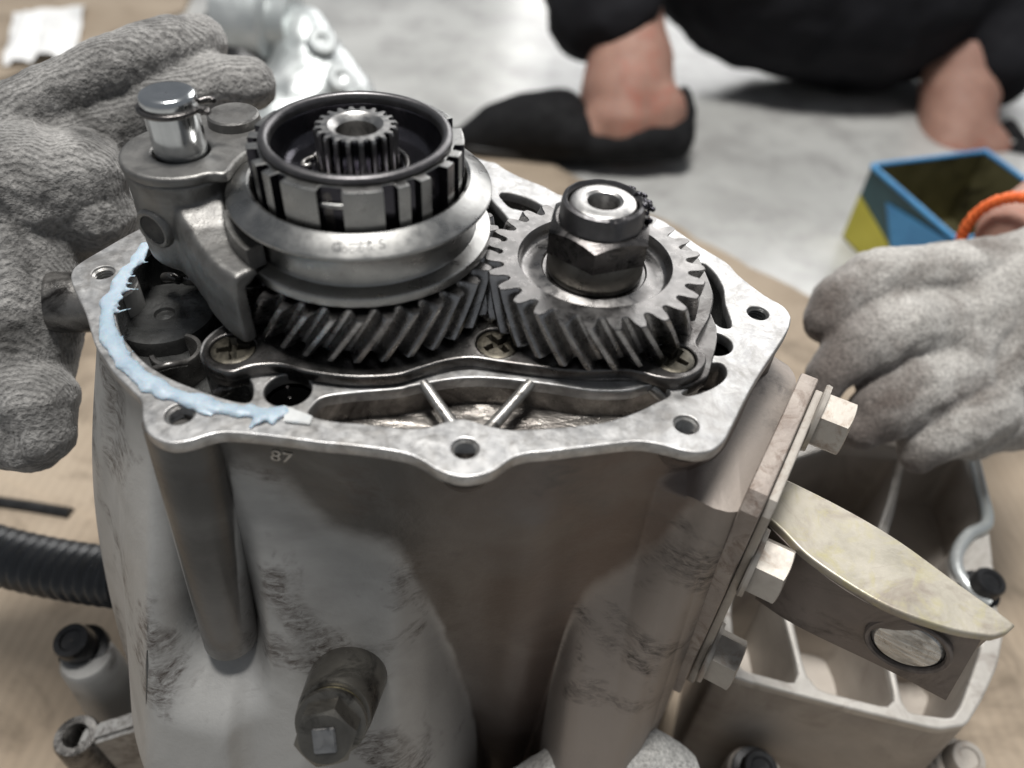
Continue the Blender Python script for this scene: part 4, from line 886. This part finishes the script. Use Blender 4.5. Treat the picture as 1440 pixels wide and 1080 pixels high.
# ================================================================== TIN BOX
ZT2 = .085
tl, tb_, tn = at(1226, 233, ZT2), at(1386, 213, ZT2), at(1346, 338, ZT2)
trr = tb_+(tn-tl); cor = [tl, tn, trr, tb_]
tin = thing('tin_box', 'open tin box painted blue and yellow standing on the floor behind the right glove', 'tin', (tl[0], tl[1], 0))
mb = MB(); ctr = sum(cor)/4
inn = [p+(ctr-p)/np.linalg.norm(ctr-p)*.003 for p in cor]
v = []
for p in inn: v += [(p[0], p[1], .004), (p[0], p[1], ZT2-.001)]
link('inside', mesh(v+[], [(2*i, 2*((i+1) % 4), 2*((i+1) % 4)+1, 2*i+1) for i in range(4)]+[(0, 2, 4, 6)]), M_tinin, tin, 0)
link('rim', mesh(*tube(catmull([p+(q-p)*t for p, q in zip(cor, cor[1:]+cor[:1]) for t in (.04, .5, .96)]+[cor[0]+(cor[1]-cor[0])*.04], 4, False), .0026, 10)), M_tinblue, tin, 60)
def wallp(p, q, s0, s1, z, name, mat, out=0.0):
    d = (q-p); nn = np.array([d[1], -d[0], 0]); nn /= np.linalg.norm(nn)
    if nn @ (ctr-p) > 0: nn = -nn
    v = [p+d*s0[0]+nn*out, p+d*s0[1]+nn*out, p+d*s1[1]+nn*out, p+d*s1[0]+nn*out]
    for k in range(4): v[k] = np.array([v[k][0], v[k][1], z[k]])
    vv = v+[q_-nn*.0008 for q_ in v]
    link(name, mesh(vv, [(0,1,2,3),(7,6,5,4),(0,4,5,1),(1,5,6,2),(2,6,7,3),(3,7,4,0)]), mat, tin, 0)
for i in range(4): wallp(cor[i], cor[(i+1) % 4], (0, 1), (0, 1), (.001, .001, ZT2, ZT2), 'wall', M_tinteal, .0)
wallp(cor[0], cor[1], (0, 1), (.0, .62), (.002, .002, .028, .052), 'yellow_panel', M_tinyellow, .0012)
wallp(cor[0], cor[1], (.55, 1), (.30, 1), (.030, .004, ZT2-.003, ZT2-.018), 'blue_panel', M_tinblue, .0022)

# ================================================================== THINGS ON THE FLOOR
hs = []
for i in range(160):
    s = i/159; p = atd(-120+300*s, 742+70*s+12*math.sin(s*3), .40-.03*s); hs.append(p)
rad = [.0122+.0024*(.5+.5*math.cos(i*math.pi*2/8)) for i in range(160)]
o = link('corrugated_hose', mesh(*tube(hs, rad, 24)), M_hose, None, 60); rebase(o, tuple(hs[60])); tag(o, 'dark ribbed rubber hose running behind the lower left of the casing', 'hose')
al = thing('alloy_part', 'shiny cast alloy motor part standing on the floor behind the left glove', 'engine part', tuple(at(420, 190, 0)))
ab = at(420, 190, 0); ab = np.array(ab)
m_ = frame(atd(318, 28, .78), (1, -.15, .05)); link('cylinder', mesh(*xf(lathe([(.0002,0),(.036,0),(.040,.004),(.040,.050),(.036,.054),(.030,.056),(.030,.075),(.0002,.075)], n=48), m_)), M_silver, al)
body = blob([hp((400,40,.78,34),(430,60,.78,46),(440,130,.78,60),(420,190,.78,70)), hp((430,70,.78,40),(480,120,.77,36),(500,160,.77,40)), hp((400,150,.78,60),(400,230,.78,90),(420,330,.80,110)), hp((410,330,.80,100),(420,420,.80,110))], .005, 2, [(.03, .010)])
link('housing', body, M_silver, al, 40)
for q in ((452,60),(478,112),(505,140)): link('boss', mesh(*xf(lathe([(.0145,-.03),(.0145,.004),(.012,.006),(.006,.006),(.005,.002),(.0002,.002)], n=32), frame(atd(*q, .745), (.4, -.5, .75)))), M_silver, al)
for q in range(1):
    b_ = blob([hp((340,60,.80,60),(360,140,.80,60),(380,300,.82,100))], .006, 3); link('core', b_, M_blackbolt, al, 60)
pp = []
for i in range(14):
    for j in range(14): 
        u, v_ = i/13, j/13; q = at(10+100*u+15*v_, 105-75*v_-10*u, .0); pp.append((q[0], q[1], .012+.02*abs(mnoise.noise(Vector((u*2.5, v_*2.5, 4))))+.004*mnoise.noise(Vector((u*9, v_*9, 4)))))
o = link('crumpled_paper', mesh(pp, [(i*14+j, (i+1)*14+j, (i+1)*14+j+1, i*14+j+1) for i in range(13) for j in range(13)]), M_paper, None, 50); rebase(o, tuple(at(60, 80, 0))); tag(o, 'crumpled white paper lying on the floor at the upper left', 'paper')
wb_ = at2([(-60,-60),(300,-70),(260,20),(60,95),(-80,150)], .0)
o = link('wooden_board', prism([tuple(p) for p in wb_], [], .0005, .009, .001, 1), M_card, None); rebase(o, tuple(at(50, 40, 0))); tag(o, 'tan board lying flat on the floor at the top left corner', 'board')
sc_ = [at(x, y, .012) for x, y in ((-10,705),(40,712),(100,722))]
o = link('scrap_strip', mesh(*tube(sc_, .004, 8)), M_blackbolt, None, 30); rebase(o, tuple(sc_[0])); tag(o, 'thin black scrap strip on the cardboard below the left glove', 'scrap')
print('objects', len(bpy.data.objects), 'tris', sum(len(o.data.polygons) for o in bpy.data.objects if o.type == 'MESH'))
